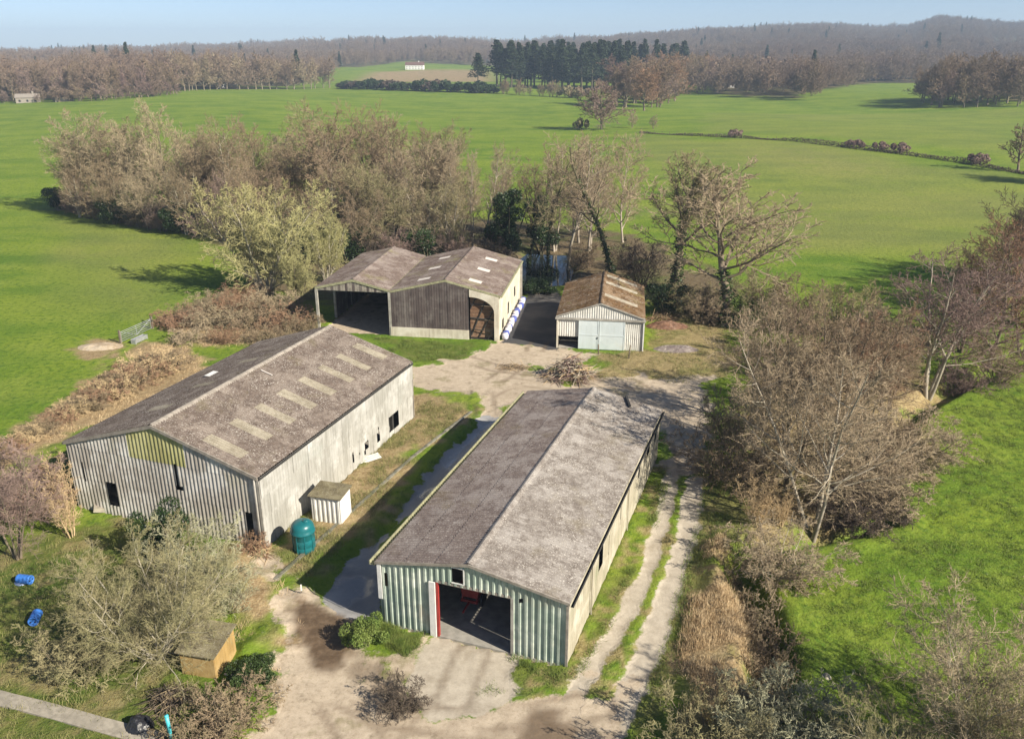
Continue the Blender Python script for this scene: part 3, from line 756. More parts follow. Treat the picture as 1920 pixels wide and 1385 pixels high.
# ================================================================ small white shed
D_ = empty('shed', (9.31, 84.74, 0), R(-7.7), label='small shed with pale blue double doors and brown mossy roof by the brush pile', cat='shed')
tD = lambda x: 5.0-(1.56/4.68)*abs(x)
LS = 13.47
def pickS(side, ri, c):
    if side == 1 and c in (3, 8, 11) and ri < 2: return ('rooflight', M_lights)
roof(D_, 0, 4.68, 4.68, LS, 3.51, 3.51, 5.07, 13, [0, .35, .68, 1], [0, .42, .82, 1], M_roofS, pick=pickS)
ridge(D_, 0, 5.07, LS, M_roofS, 6, pitch=.33)
verge(D_, 0, 4.68, 4.68, 3.51, 3.51, 5.07, -.03, M_concg, .14)
verge(D_, 0, 4.68, 4.68, 3.51, 3.51, 5.07, LS+.03, M_concg, .14)
wall(D_, 'front', -.1, -4.5, 4.5, 12, [(3.36, 6)], M_sheets, 'rib', .25, .04, tD)
wall(D_, 'front', -.1, -4.5, -2.3, 3, [(1.3, 3.3)], M_sheets, 'rib', .245, .04)
wall(D_, 'front', -.1, 2.6, 4.5, 3, [(-.3, 3.3)], M_sheets, 'rib', .21, .04)
for x0, x1 in ((-2.28, -.12), (-.09, 2.62)):
    dr = MB().box(x0, x1, -.10, -.03, .03, 3.24).put('door', M_doorb, D_)
    MB().box(x0+.02, x0+.12, -.125, -.102, .05, 3.22).box(x1-.12, x1-.02, -.125, -.102, .05, 3.22).box(x0+.12, x1-.12, -.125, -.102, 1.55, 1.67).put('door_rail', M_doorb, dr)
MB().box(-.3, -.2, -.16, -.126, 1.2, 1.4).put('door_handle', M_dark, D_)
MB().box(-4.75, 4.75, -.16, -.02, 3.22, 3.42).put('fascia', M_concg, D_)
MB().box(-4.6, -4.42, -.08, .1, -.3, 3.3).put('post', M_conc, D_)
MB().box(4.5, 4.62, -.08, .1, -.3, 3.4).put('corner_flashing', M_white, D_)
wall(D_, 'right', 4.5, .1, LS-.1, 13, [(-.4, 3.5)], M_creamA, 'flat', .5, .015)
wall(D_, 'left', 4.5, -LS+.1, -.1, 13, [(-.4, 3.5)], M_gable, 'flat', .5, .015)
wall(D_, 'back', LS-.1, -4.5, 4.5, 12, [(-.4, 6)], M_gable, 'rib', .25, .04, tD)
MB().box(-4.4, 4.4, .05, LS-.2, -.4, .02).put('floor_slab', M_concg, D_)

# ================================================================ pump house, tank, retaining wall
E_ = empty('pump_house', (-12.54, 49.66, -.05), R(-15), label='small white ribbed flat-roofed box shed beside the green tank', cat='shed')
wall(E_, 'front', 0, -1.02, 1.02, 3, [(-.2, 1.95)], M_sheets, 'rib', .34, .05, name='wall_sheet')
wall(E_, 'back', 1.6, -1.02, 1.02, 3, [(-.2, 2.1)], M_sheets, 'rib', .34, .05, name='wall_sheet')
MB().box(1.02, 1.08, .03, 1.57, -.2, 1.98).put('side_wall', M_white, E_)
MB().box(-1.08, -1.02, .03, 1.57, -.2, 1.98).put('side_wall', M_white, E_)
m = MB()
for dz in (0, .07): m.v += [(-1.2, -.16, 1.96+dz), (1.2, -.16, 1.96+dz), (1.2, 1.78, 2.10+dz), (-1.2, 1.78, 2.10+dz)]
m.q += [[3,2,1,0],[4,5,6,7],[0,1,5,4],[1,2,6,5],[2,3,7,6],[3,0,4,7]]
m.put('roof', M_felt, E_)

F_ = empty('oil_tank', (-13.3, 46.4, -.05), R(20), label='teal plastic oil tank standing at the barn corner beside the low wall', cat='tank')
MB().lathe([(0,0),(.60,0),(.66,.05),(.67,.4),(.645,.44),(.67,.48),(.68,.9),(.655,.94),(.68,.98),(.69,1.30),(.76,1.36),(.79,1.42)], 32).put('tank_body', M_teal, F_, True)
lid = MB().lathe([(.79,1.42),(.79,1.50),(.74,1.56),(.73,1.72),(.68,1.90),(.56,2.04),(.36,2.13),(.0,2.17)], 32).put('tank_lid', M_teal, F_, True)
MB().lathe([(.0,.12),(.17,.12),(.2,.09),(.2,0)], 16, Matrix.Translation((.22,-.1,2.10))).put('filler_cap', M_teal, lid, True)
MB().box(-.8,.8,-.8,.8,-.15,.0).put('plinth', M_concg, F_)
for k in range(8):
    a = k*math.pi/4; MB().box(-.03,.03,-.03,.03,.05,1.3, Matrix.Rotation(a,4,'Z') @ Matrix.Translation((.68,0,0))).put('rib', M_teal, F_)

RW = [(-14.35,42.99),(-12.54,47.47),(-10.94,51.50),(-7.59,59.85),(-3.58,68.22)]
wl_ = empty('retaining_wall', (RW[0][0], RW[0][1], 0), 0, label='low mossy concrete retaining wall along the wet lane between two barns', cat='wall')
for (a, b) in zip(RW[:-1], RW[1:]):
    L_ = math.hypot(b[0]-a[0], b[1]-a[1]); n = max(1, round(L_/2.2)); an = math.atan2(b[1]-a[1], b[0]-a[0])
    for k in range(n):
        f = (k+.5)/n; x, y = a[0]+(b[0]-a[0])*f-RW[0][0], a[1]+(b[1]-a[1])*f-RW[0][1]
        MB().box(-L_/n/2+.012, L_/n/2-.012, -.11, .11, -.9, .10+rnd.uniform(-.02,.02)).put('block', M_wallm, wl_, loc=(x, y, 0), rot=(0, R(rnd.uniform(-.6,.6)), an))

# ---------------------------------------------------------------- trees
def bark(name, c, green=0.0, var=.3, spec=.1):
    t = NT(name, .95, spec)
    k = t.mix(t.ramp(t.noise(1.3, 4, .6), .35, .65), tuple(x*(1-var) for x in c), tuple(x*(1+var*.5) for x in c))
    k = t.mix(t.math('MULTIPLY', t.rand(), .5), k, (c[0]*.75, c[1]*.78, c[2]*.72))
    if green: k = t.mix(t.ramp(t.noise(.8, 4, .6), .4, .65, 0, green), k, (.16, .19, .07))
    k = t.mix(t.ramp(t.noise(.011, 3, .6), .42, .6, 0, .45), k, (c[0]*.72, c[1]*.66, c[2]*.72))
    t.color(k); return t.m
def leafmat(name, a, b, gloss=.45):
    t = NT(name, gloss, .35)
    k = t.mix(t.ramp(t.noise(1.4, 4, .7), .35, .65), a, b)
    k = t.mix(t.math('MULTIPLY', t.rand(), .4), k, tuple(x*.6 for x in a))
    t.color(k); return t.m

M_bark_brown = bark('brown_bark', (0.228,0.186,0.138), .35)
M_bark_pale = bark('pale_bark', (0.432,0.384,0.306), .25)
M_bark_dark = bark('dark_bark', (0.144,0.120,0.090), .45)
M_tw_brown = bark('brown_twigs', (0.30,0.226,0.150), .15)
M_tw_pale = bark('pale_twigs', (0.40,0.32,0.215), .12)
M_tw_purple = bark('purple_twigs', (0.287,0.207,0.175))
M_tw_yellow = bark('yellow_green_twigs', (0.40,0.37,0.175), .2, .25)
M_tw_olive = bark('olive_twigs', (0.315,0.275,0.155), .3)
M_tw_red = bark('russet_twigs', (0.343,0.217,0.140), .0)
M_tw_straw = bark('straw_stems', (0.588,0.448,0.266), .0)
M_tw_lichen = bark('lichened_twigs', (0.40,0.385,0.255), .1)
M_tw_dark = bark('dark_twigs', (0.133,0.105,0.084))
M_tw_far = bark('distant_twigs', (0.259,0.193,0.140), .0, .25)
M_ivy = leafmat('ivy_leaves', (.035,.06,.016), (.07,.11,.03))
M_holly = leafmat('evergreen_leaves', (.018,.038,.013), (.045,.075,.02))
M_conif = leafmat('conifer_needles', (.020,.036,.016), (.040,.062,.022), .8)
M_leaf_lush = leafmat('fresh_leaves', (.09,.15,.025), (.20,.25,.06), .7)

def unit(v): return v/np.maximum(np.linalg.norm(v, axis=-1, keepdims=True), 1e-9)

def grow(rng, start, d, length, r0, r1, K, wig, trop):
    """polylines from arrays of starts, directions and lengths"""
    n = len(start); P = np.zeros((n, K+1, 3)); P[:,0] = start; d = unit(d)
    trop = np.asarray(trop, float)
    for k in range(K):
        d = unit(d + rng.normal(0, wig, (n, 3)) + np.array([0, 0, 1.0])*trop)
        P[:,k+1] = P[:,k] + d*(length/K)[:,None]
    t = np.linspace(0, 1, K+1)[None]
    Rr = r0[:,None]*(1-t) + r1[:,None]*t
    return P, Rr, length

def branch(rng, par, n, t0, t1, ang, lenf, K, wig, trop, prof=.5, rf=.55, tip=.3, angsd=9):
    P, Rr, L = par; N, K1 = P.shape[0], P.shape[1]-1
    idx = np.repeat(np.arange(N), n)
    j = np.tile(np.arange(n), N)
    t = t0 + (t1-t0)*(j + rng.uniform(0, 1, len(j)))/n
    s = np.clip(t*K1, 0, K1-1e-6); i = s.astype(int); f = (s-i)[:,None]
    st = P[idx,i]*(1-f) + P[idx,i+1]*f
    tg = unit(P[idx,i+1]-P[idx,i])
    rr = Rr[idx,i]*(1-f[:,0]) + Rr[idx,i+1]*f[:,0]
    az = j*2.39996 + rng.uniform(0, 6.28, N)[idx] + rng.normal(0, .35, len(j))
    ref = np.where(np.abs(tg[:,2:3]) > .9, np.array([[1.,0,0]]), np.array([[0,0,1.]]))
    u = unit(np.cross(tg, ref)); v = np.cross(tg, u)
    a = np.radians(ang + rng.normal(0, angsd, len(j)))
    d = tg*np.cos(a)[:,None] + (u*np.cos(az)[:,None]+v*np.sin(az)[:,None])*np.sin(a)[:,None]
    ln = L[idx]*lenf*(1-prof*(t-t0)/max(t1-t0, 1e-6))*rng.uniform(.7, 1.25, len(j))
    r0 = rr*rf
    return grow(rng, st, d, ln, r0, r0*tip, K, wig, trop)

def tubes(sets):
    """sets of (P, R, sides) -> vertices, quads"""
    VV, QQ = [], []; b = 0
    for P, Rr, m in sets:
        n, K1 = P.shape[0], P.shape[1]
        tg = np.zeros_like(P); tg[:,1:-1] = P[:,2:]-P[:,:-2]; tg[:,0] = P[:,1]-P[:,0]; tg[:,-1] = P[:,-1]-P[:,-2]
        tg = unit(tg); d0 = unit(P[:,-1]-P[:,0])
        ref = np.where(np.abs(d0[:,2:3]) > .8, np.array([[1.,0,0]]), np.array([[0,0,1.]]))[:,None]
        u = unit(np.cross(tg, np.broadcast_to(ref, tg.shape))); v = np.cross(tg, u)
        a = np.arange(m)*2*np.pi/m
        V = P[:,:,None] + Rr[:,:,None,None]*(u[:,:,None]*np.cos(a)[None,None,:,None] + v[:,:,None]*np.sin(a)[None,None,:,None])
        VV.append(V.reshape(-1, 3))
        base = b + (np.arange(n)*K1*m)[:,None,None] + (np.arange(K1-1)*m)[None,:,None]
        k = np.arange(m)[None,None]; k2 = (np.arange(m)+1) % m; k2 = k2[None,None]
        QQ.append(np.stack([base+k, base+k2, base+m+k2, base+m+k], -1).reshape(-1, 4))
        b += n*K1*m
    return np.concatenate(VV), np.concatenate(QQ)

def cones(par, r):
    """one thin three-sided spike per polyline end to end"""
    P = par[0]; n = len(P); a, b = P[:,0], P[:,-1]
    d = unit(b-a); ref = np.where(np.abs(d[:,2:3]) > .8, np.array([[1.,0,0]]), np.array([[0,0,1.]]))
    u = unit(np.cross(d, ref)); v = np.cross(d, u)
    V = np.stack([a+u*r, a-u*r*.5+v*r*.87, a-u*r*.5-v*r*.87, b], 1).reshape(-1, 3)
    i = np.arange(n)[:,None]*4
    T = np.concatenate([i+np.array([[0,1,3]]), i+np.array([[1,2,3]]), i+np.array([[2,0,3]])])
    return V, T

def leaves(rng, C, size):
    """two-triangle leaves of random direction at centres C"""
    n = len(C); u = unit(rng.normal(0, 1, (n, 3))); w = unit(np.cross(u, rng.normal(0, 1, (n, 3))))
    s = size*rng.uniform(.6, 1.3, (n, 1))
    V = np.stack([C-u*s, C+w*s*.6, C+u*s, C-w*s*.6], 1).reshape(-1, 3)
    return V, np.arange(n*4).reshape(-1, 4)

PROTO = {}
def make_proto(name, trunk_sets, twigs, twig_r, fine_sets=None, leaf=None, ivy=None):
    V, Q = tubes(trunk_sets); tm = np_mesh('trunk', V, Q, smooth=True)
    VV, QQ, TT = [], [], []; b = 0
    if fine_sets: v, q = tubes(fine_sets); VV.append(v); QQ.append(q); b = len(v)
    if twigs is not None: v, t_ = cones(twigs, twig_r); VV.append(v); TT.append(t_+b); b += len(v)
    cm = np_mesh('crown', np.concatenate(VV), np.concatenate(QQ) if QQ else None, np.concatenate(TT) if TT else None) if VV else None
    if leaf is not None: cm = np_mesh('crown', leaf[0], leaf[1])
    im = np_mesh('ivy', ivy[0], ivy[1]) if ivy is not None else None
    co = np.concatenate([V]+VV) if VV else np.concatenate([V, leaf[0]])
    PROTO[name] = (tm, cm, im, float(np.percentile(co[:,2], 99.7)))

def ivy_on(rng, sets, dens=420, upto=8.0, spread=.32):
    C = []
    for P, Rr, _ in sets:
        for i in range(P.shape[0]):
            for k in range(P.shape[1]-1):
                if P[i,k,2] > upto: continue
                ln = np.linalg.norm(P[i,k+1]-P[i,k]); n = int(dens*ln*max(.25, Rr[i,k]*3))
                t = rng.uniform(0, 1, (n, 1)); p = P[i,k]*(1-t)+P[i,k+1]*t
                C.append(p + unit(rng.normal(0, 1, (n, 3)))*(Rr[i,k]+np.abs(rng.normal(0, spread, (n, 1)))))
    return leaves(rng, np.concatenate(C), .11)

def broad(name, seed, h=14, stems=1, lean=6, clear=.25, limb=(16, .5, 52), n2=8, n3=7, n4=6, r=.24, up=.08, wig=.12, top=.97, tw=.011, l2=.5, l3=.45, l4=.55, droop=0.0, ivy=None, ivh=.6, prof=.55, side=None, a2=42, a3=42):
    rng = np.random.default_rng(seed)
    az = rng.uniform(0, 6.28)+np.arange(stems)*6.28/stems; le = np.radians(lean*(1+rng.uniform(-.4, .4, stems)))
    d = np.stack([np.cos(az)*np.sin(le), np.sin(az)*np.sin(le), np.cos(le)], 1)
    st = np.stack([np.cos(az)*.12*(stems > 1), np.sin(az)*.12*(stems > 1), np.full(stems, -.4)], 1)*1.0
    ln = h*top*rng.uniform(.82, 1.0, stems)
    rr = r*rng.uniform(.8, 1.1, stems)/(1 if stems == 1 else 1.25)
    T = grow(rng, st, d, ln, rr, rr*.18, 9, wig*.55, .03)
    T[1][:,0] *= 1.35
    nl, lf, la = limb
    L1 = branch(rng, T, nl, clear, .98, la, lf, 6, wig, up, prof, .58, .25, 10)
    L2 = branch(rng, L1, n2, .15, 1.0, a2, l2, 4, wig*1.2, up*.6-droop*.3, .45, .6, .3, 12)
    L3 = branch(rng, L2, n3, .1, 1.0, a3, l3, 2, wig*1.3, up*.4-droop*.6, .35, .6, .35, 14)
    L3 = (L3[0], np.maximum(L3[1], tw*.9), L3[2])
    L4 = branch(rng, L3, n4, .05, 1.0, 38, l4, 2, wig, up*.3-droop, .2, .6, .4, 16)
    L2 = (L2[0], np.maximum(L2[1], tw*1.2), L2[2])
    iv = None
    if ivy: iv = ivy_on(rng, [(T[0], T[1], 6)] + ([(L1[0], L1[1], 4)] if ivy > 1 else []), 260, h*ivh, .17)
    make_proto(name, [(T[0], T[1], 7), (L1[0], L1[1], 5)], L4, tw, [(L2[0], L2[1], 4), (L3[0], L3[1], 3)], ivy=iv)

# bare broadleaved kinds
broad('oak', 18, 15, 1, 2, .33, (19, .52, 58), 9, 8, 8, .38, .07, .15, .90, .018, .48, .42, .5, prof=.45, a2=46, ivy=1, ivh=.3)
broad('oak_ivy', 19, 15, 1, 3, .40, (16, .46, 46), 9, 8, 8, .44, .10, .14, .90, .018, .5, .42, .5, ivy=1)
broad('round_a', 21, 14, 1, 4, .16, (22, .52, 52), 9, 8, 7, .24, .08, .12, tw=.0145)
broad('round_b', 22, 13, 3, 12, .14, (13, .44, 50), 8, 7, 6, .20, .08, .14, tw=.0135)
broad('round_c', 23, 15, 2, 8, .18, (17, .46, 48), 8, 7, 6, .24, .10, .13, tw=.0145)
broad('tall_a', 31, 16, 1, 3, .30, (26, .22, 46), 8, 6, 5, .17, .08, .10, tw=.010)
broad('tall_b', 32, 17, 2, 5, .34, (20, .20, 42), 8, 6, 5, .15, .10, .10, tw=.010)
broad('tall_ivy', 33, 16, 1, 5, .38, (18, .30, 48), 8, 6, 6, .24, .06, .14, ivy=1)
broad('alder', 41, 12, 4, 10, .28, (15, .36, 52), 8, 7, 6, .15, .05, .10, tw=.010)
broad('alder_b', 42, 12, 3, 12, .26, (16, .40, 54), 8, 7, 6, .16, .05, .12, tw=.010)
broad('spreading', 43, 11, 3, 26, .16, (15, .46, 52), 8, 7, 6, .20, .05, .15, tw=.010)
broad('willow', 51, 11, 6, 24, .14, (15, .40, 42), 9, 7, 6, .18, .12, .10, tw=.016, droop=.10)
broad('whip', 52, 8, 6, 9, .10, (14, .22, 24), 6, 5, 4, .06, .16, .06, tw=.008)
broad('thicket', 61, 5, 9, 28, .08, (11, .42, 46), 7, 6, 5, .06, .05, .16, tw=.009)
broad('thicket_b', 62, 4, 12, 38, .06, (10, .45, 50), 7, 6, 5, .045, .02, .20, tw=.009, droop=.05)
broad('bramble', 63, 2.0, 16, 48, .05, (9, .5, 50), 6, 5, 4, .02, -.06, .22, tw=.007, droop=.10)
broad('dense', 74, 13, 1, 4, .12, (22, .52, 54), 9, 7, 6, .24, .08, .12, tw=.032)
broad('field_round', 75, 12, 1, 3, .12, (28, .50, 60), 9, 7, 6, .26, .06, .12, tw=.038)
broad('fine_dome', 53, 9, 9, 32, .10, (14, .46, 48), 8, 7, 8, .09, .07, .16, tw=.0075)
broad('far_a', 71, 14, 1, 4, .16, (14, .50, 50), 7, 5, 4, .26, .08, .13, tw=.06)
broad('far_b', 72, 13, 3, 10, .14, (9, .44, 46), 6, 5, 4, .22, .10, .13, tw=.06)
broad('far_c', 73, 15, 1, 4, .14, (15, .36, 44), 7, 5, 4, .24, .10, .12, tw=.06)

def leafy(name, seed, h, w, n, size, lobes=9, stem=.08):
    rng = np.random.default_rng(seed)
    c = np.stack([rng.normal(0, w*.27, lobes), rng.normal(0, w*.27, lobes), rng.uniform(.25, .8, lobes)*h], 1)
    r = rng.uniform(.5, 1.0, lobes)*min(w, h)*.33
    k = rng.integers(0, lobes, n)
    d = unit(rng.normal(0, 1, (n, 3)))
    C = c[k] + d*(r[k]*rng.uniform(.45, 1.12, n)**.6)[:,None]*np.array([1, 1, .95])
    C[:,2] = np.maximum(C[:,2], .05)
    P, Rr, L = grow(rng, np.zeros((5, 3))-[0,0,.2], rng.normal(0, .35, (5, 3))+[0,0,1], np.full(5, h*.75), np.full(5, stem), np.full(5, stem*.3), 5, .1, .1)
    make_proto(name, [(P, Rr, 5)], None, 0, leaf=leaves(rng, C, size))
leafy('evergreen', 81, 4.5, 4.5, 11000, .10, 13)
leafy('evergreen_tall', 82, 8, 2.9, 9000, .11, 15, .12)
leafy('green_bush', 83, 1.6, 2.6, 11000, .045, 14, .03)
leafy('far_shrub', 84, 3.2, 5.0, 2600, .22)

def conifer(name, seed, h=18, w=2.9, n=46, bare=.18):
    rng = np.random.default_rng(seed)
    T = grow(rng, np.array([[0,0,-.4]]), np.array([[0,0,1.]]), np.array([h]), np.array([.28]), np.array([.03]), 8, .01, .02)
    m = n*5; t = rng.uniform(bare, .985, m); az = rng.uniform(0, 6.28, m)
    ln = w*(1-t)**.8*rng.uniform(.65, 1.15, m)/(1-bare)**.8 + .25
    st = np.stack([np.zeros(m), np.zeros(m), t*h], 1)
    d = np.stack([np.cos(az), np.sin(az), rng.uniform(-.25, .2, m)], 1)
    B = grow(rng, st, d, ln, np.full(m, .04), np.full(m, .012), 3, .05, -.05)
    per = 14; i = np.repeat(np.arange(m), per); f = rng.uniform(.2, 1, len(i))[:,None]
    C = B[0][i,0]*(1-f)+B[0][i,3]*f + rng.normal(0, .16, (len(i), 3))
    make_proto(name, [(T[0], T[1], 6), (B[0], B[1], 3)], None, 0, leaf=leaves(rng, C, .34))
conifer('conifer_a', 91); conifer('conifer_b', 92, 19, 3.6, 40, .35)

SINK = {}
def tz(x, y): return float(terrain(np.array([float(x)]), np.array([float(y)]))[0])
def tree(kind, x, y, h, label, cat='tree', group=None, name='tree', wide=1.0, rz=None, bk=None, tw=None, iv=None, rng=random.Random(5), tilt=0.0):
    tm, cm, im, ph = PROTO[kind]
    s = h/ph
    o = empty(name, (x, y, tz(x, y)), rng.uniform(0, 6.28) if rz is None else rz, label=label, cat=cat, group=group)
    if tilt: o.rotation_euler = (R(tilt*rng.uniform(-1, 1)), R(tilt*rng.uniform(-1, 1)), o.rotation_euler[2])
    o.scale = (s*wide, s*wide, s)
    link('trunk', tm, bk or M_bark_brown, o)
    if cm: link('crown', cm, tw or M_tw_brown, o)
    if im: link('ivy', im, iv or M_ivy, o)
    return o

# ---------------------------------------------------------------- planting: named trees
P_, PU, BR, OL, YE, LI, RU, ST, DK = M_tw_pale, M_tw_purple, M_tw_brown, M_tw_olive, M_tw_yellow, M_tw_lichen, M_tw_red, M_tw_straw, M_tw_dark
def T(kind, xyh, label, **kw): return tree(kind, *xyh, label, **kw)

# the two oaks by the shed
T('oak', (24.7,92.7,18.1), 'tall bare spreading oak with forked limbs right of the white shed', wide=1.5, rz=.6, bk=M_bark_brown, tw=P_)
T('oak_ivy', (21.5,108.0,17.9), 'bare pollarded oak with thick ivied trunk behind the white shed', wide=1.15, rz=2.1, tw=OL)
# trees round the pond
T('tall_ivy', (14.2,114.9,19.9), 'bare tree with ivy-dark leaning trunk just behind the white shed ridge', wide=1.15, rz=.5, tw=P_, bk=M_bark_dark)
T('tall_ivy', (5.1,120.1,18.0), 'ivy-clad dark tree at the right end of the pond', wide=.9, rz=2.4, tw=OL, bk=M_bark_dark)
T('tall_ivy', (2.4,124.6,18.0), 'ivy-clad dark tree at the left end of the pond', wide=.8, rz=4.0, tw=BR, bk=M_bark_dark)
T('evergreen_tall', (-0.8,125.5,10.2), 'dark evergreen tree between rear barn roof and pond', bk=M_bark_dark, tw=M_holly)
T('evergreen_tall', (4.6,130.7,9.2), 'narrow dark evergreen standing behind the pond', wide=.8, bk=M_bark_dark, tw=M_holly)
T('tall_a', (8.3,121.3,20.0), 'slender pale-stemmed bare tree left of the shed ridge', bk=M_bark_pale, tw=P_, wide=1.2)
T('round_c', (12.3,131.6,17.8), 'tall pale bare tree behind the white shed, left of the ivied trunk', bk=M_bark_pale, tw=P_, wide=1.0)
T('round_a', (18.3,137.5,17.6), 'wide pale bare tree beyond the white shed, right of the ivied trunk', bk=M_bark_pale, tw=P_, wide=.85)
T('round_c', (-1.7,143.8,14.3), 'pale bare tree behind the dark evergreen by the pond', bk=M_bark_pale, tw=P_, wide=.85)
T('round_b', (3.6,141.6,12.8), 'brown bare tree in the gap behind the pond', tw=BR, wide=.95)
T('tall_b', (6.8,131.7,16.8), 'thin twin-stemmed pale tree at the back of the pond', bk=M_bark_pale, tw=P_, wide=1.2)
T('round_b', (10.6,143.8,13.4), 'pale bare tree closing the gap beyond the pond', bk=M_bark_pale, tw=P_, wide=.9)
T('tall_b', (11.0,137.5,16.8), 'twin-stemmed pale bare tree beyond the pond', bk=M_bark_pale, tw=P_, wide=1.1)
T('tall_a', (-4.3,127.2,17.5), 'tallest slender pale trunk behind the rear barn ridge', bk=M_bark_pale, tw=P_, wide=.8)
T('tall_b', (-6.3,131.6,15.6), 'twin slender pale trunks behind the rear barn ridge', bk=M_bark_pale, tw=P_, wide=.8)
T('tall_a', (-7.9,134.7,13.7), 'thin pale tree left of the twin slender trunks', bk=M_bark_pale, tw=P_, wide=.8)
T('thicket', (17.3,110.7,6.1), 'dark bare thicket beside the back corner of the white shed', cat='shrub', name='shrub', bk=M_bark_dark, tw=DK)
T('thicket', (16.3,119.5,3.9), 'dark bare shrub behind the white shed roof', cat='shrub', name='shrub', bk=M_bark_dark, tw=DK)
T('thicket', (10.2,119.5,3.9), 'brown bare shrub between pond and white shed roof', cat='shrub', name='shrub', tw=BR)
T('green_bush', (3.5,106.2,2.0), 'low green bush on the near bank of the pond', cat='shrub', name='shrub', tw=M_holly, wide=1.6)
T('evergreen', (18.3,97.2,3.6), 'green bush beside the white shed back corner', cat='shrub', name='shrub', tw=M_holly, wide=1.2)
T('thicket_b', (21.5,97.2,4.0), 'low pale scrub between the two oaks', cat='shrub', name='shrub', tw=OL, wide=1.2)
T('thicket_b', (23.3,95.1,3.9), 'pale scrub at the foot of the tall oak', cat='shrub', name='shrub', tw=P_, wide=1.1)
T('thicket', (29.3,95.1,6.1), 'olive scrub just right of the tall oak trunk', cat='shrub', name='shrub', tw=OL)
T('evergreen', (26.8,92.7,3.3), 'green leafy bush at the right foot of the tall oak', cat='shrub', name='shrub', tw=M_leaf_lush, wide=1.1)
T('thicket', (32.1,91.1,6.2), 'brown scrub between tall oak and the yellowish coppice', cat='shrub', name='shrub', tw=BR, wide=1.2)
T('willow', (33.5,80.6,8.1), 'yellowish many-stemmed coppice at the top of the stream-side trees', tw=YE, bk=M_bark_pale, wide=.9, rz=1.0)

# stream-side trees, right
T('alder_b', (20.4,49.4,14.8), 'pale-trunked multi-stemmed bare tree on the edge of the dark pit', tw=P_, bk=M_bark_pale, rz=2.0, wide=1.05)
T('alder_b', (20.2,54.4,13.4), 'grey bare alder leaning over the track, left of the streamside trees', tw=P_, bk=M_bark_brown, rz=1.2)
T('alder', (23.9,57.3,14.3), 'tall bare alder in the middle of the streamside trees', tw=BR, bk=M_bark_brown, rz=.3, wide=1.0)
T('alder', (21.0,65.1,10.6), 'brown bare tree overhanging the gravel track behind the long barn', tw=BR, rz=2.6)
T('round_a', (25.4,69.6,9.9), 'grey-brown round bare tree behind the leaning alder', tw=BR, wide=.95)
T('round_b', (31.4,72.8,9.3), 'grey-brown bare tree between tall alder and yellowish coppice', tw=P_, wide=1.0)
T('alder', (32.0,66.4,8.7), 'slim bare alder on the field side of the streamside trees', tw=BR, wide=.95, rz=2.2)
T('alder_b', (30.1,65.1,11.3), 'thin bare tree with russet lower twigs behind the tall alder', tw=RU, rz=3.3, wide=.8)
T('alder', (39.2,73.4,13.9), 'three-stemmed purple-brown alder at the field corner', tw=PU, bk=M_bark_pale, rz=.9, wide=1.35)
T('round_a', (48.6,80.7,15.8), 'russet bare tree behind the three-stemmed alder', tw=RU, rz=1.1, wide=1.0)
T('round_b', (47.4,83.9,12.5), 'brown bare tree wedged behind the purple-brown alder', tw=BR, rz=2.5, wide=1.0)
T('alder_b', (54.3,84.4,13.8), 'brown bare tree at the right frame edge above the field', tw=PU, rz=.2, wide=1.2)
T('round_c', (60.4,97.2,14.6), 'dark round-headed bare tree at the right edge behind the russet tree', tw=M_tw_dark, rz=1.7, wide=1.2)
T('thicket', (36.6,77.6,5.5), 'low brown thicket between coppice and purple-brown alder', cat='shrub', name='shrub', tw=BR, wide=1.3)
T('thicket', (46.8,75.5,4.6), 'dark scrub along the stream at the field edge, far right', cat='shrub', name='shrub', tw=BR, wide=1.2)
T('thicket_b', (43.4,75.5,3.3), 'low scrub beside the stream right of the alder foot', cat='shrub', name='shrub', tw=PU, wide=1.1)
T('whip', (16.5,49.1,4.2), 'pale straw-coloured upright stems beside the ditch bend', cat='shrub', name='shrub', tw=ST, bk=M_tw_straw, wide=1.9)
T('whip', (18.1,49.3,3.2), 'straw-coloured stems left of the pale multi-stemmed tree', cat='shrub', name='shrub', tw=ST, bk=M_tw_straw, wide=1.8)
T('thicket_b', (16.0,43.7,3.2), 'pale thorny bush arching over the ditch below the pit', cat='shrub', name='shrub', tw=P_, bk=M_bark_pale, wide=1.3)
T('thicket_b', (23.2,50.6,3.1), 'dark tangle of twigs overhanging the pit', cat='shrub', name='shrub', tw=DK, wide=1.2)
T('thicket_b', (16.9,55.6,4.4), 'brown bush at the track edge under the leaning alder', cat='shrub', name='shrub', tw=BR, wide=1.2)
T('thicket', (17.6,61.0,5.1), 'brown bush beside the gravel track opposite the barn end', cat='shrub', name='shrub', tw=P_, wide=.8)
T('thicket_b', (28.0,57.7,4.5), 'pale scrub on the field side of the streamside trees', cat='shrub', name='shrub', tw=P_, wide=1.5)
T('thicket_b', (31.3,60.0,3.7), 'pale low scrub below the three-stemmed alder', cat='shrub', name='shrub', tw=P_, wide=1.4)
T('thicket_b', (24.1,51.3,4.1), 'pale scrub just above the pit', cat='shrub', name='shrub', tw=P_, wide=1.3)
T('bramble', (14.1,40.3,2.2), 'pale bramble lining the upper ditch', cat='shrub', name='bramble_bush', tw=P_, wide=.8)
T('bramble', (13.8,37.2,2.5), 'brown bramble lining the middle of the ditch', cat='shrub', name='bramble_bush', tw=BR, wide=.8)
T('bramble', (12.5,33.9,2.5), 'brown bramble filling the lower ditch', cat='shrub', name='bramble_bush', tw=BR, wide=.9)
T('thicket_b', (11.8,29.7,3.7), 'grey lichened bush at the bottom edge by the ditch', cat='shrub', name='shrub', tw=LI, wide=1.1)
T('thicket_b', (13.5,28.5,3.7), 'grey lichened bush at the bottom edge right of the ditch', cat='shrub', name='shrub', tw=LI, wide=1.1)
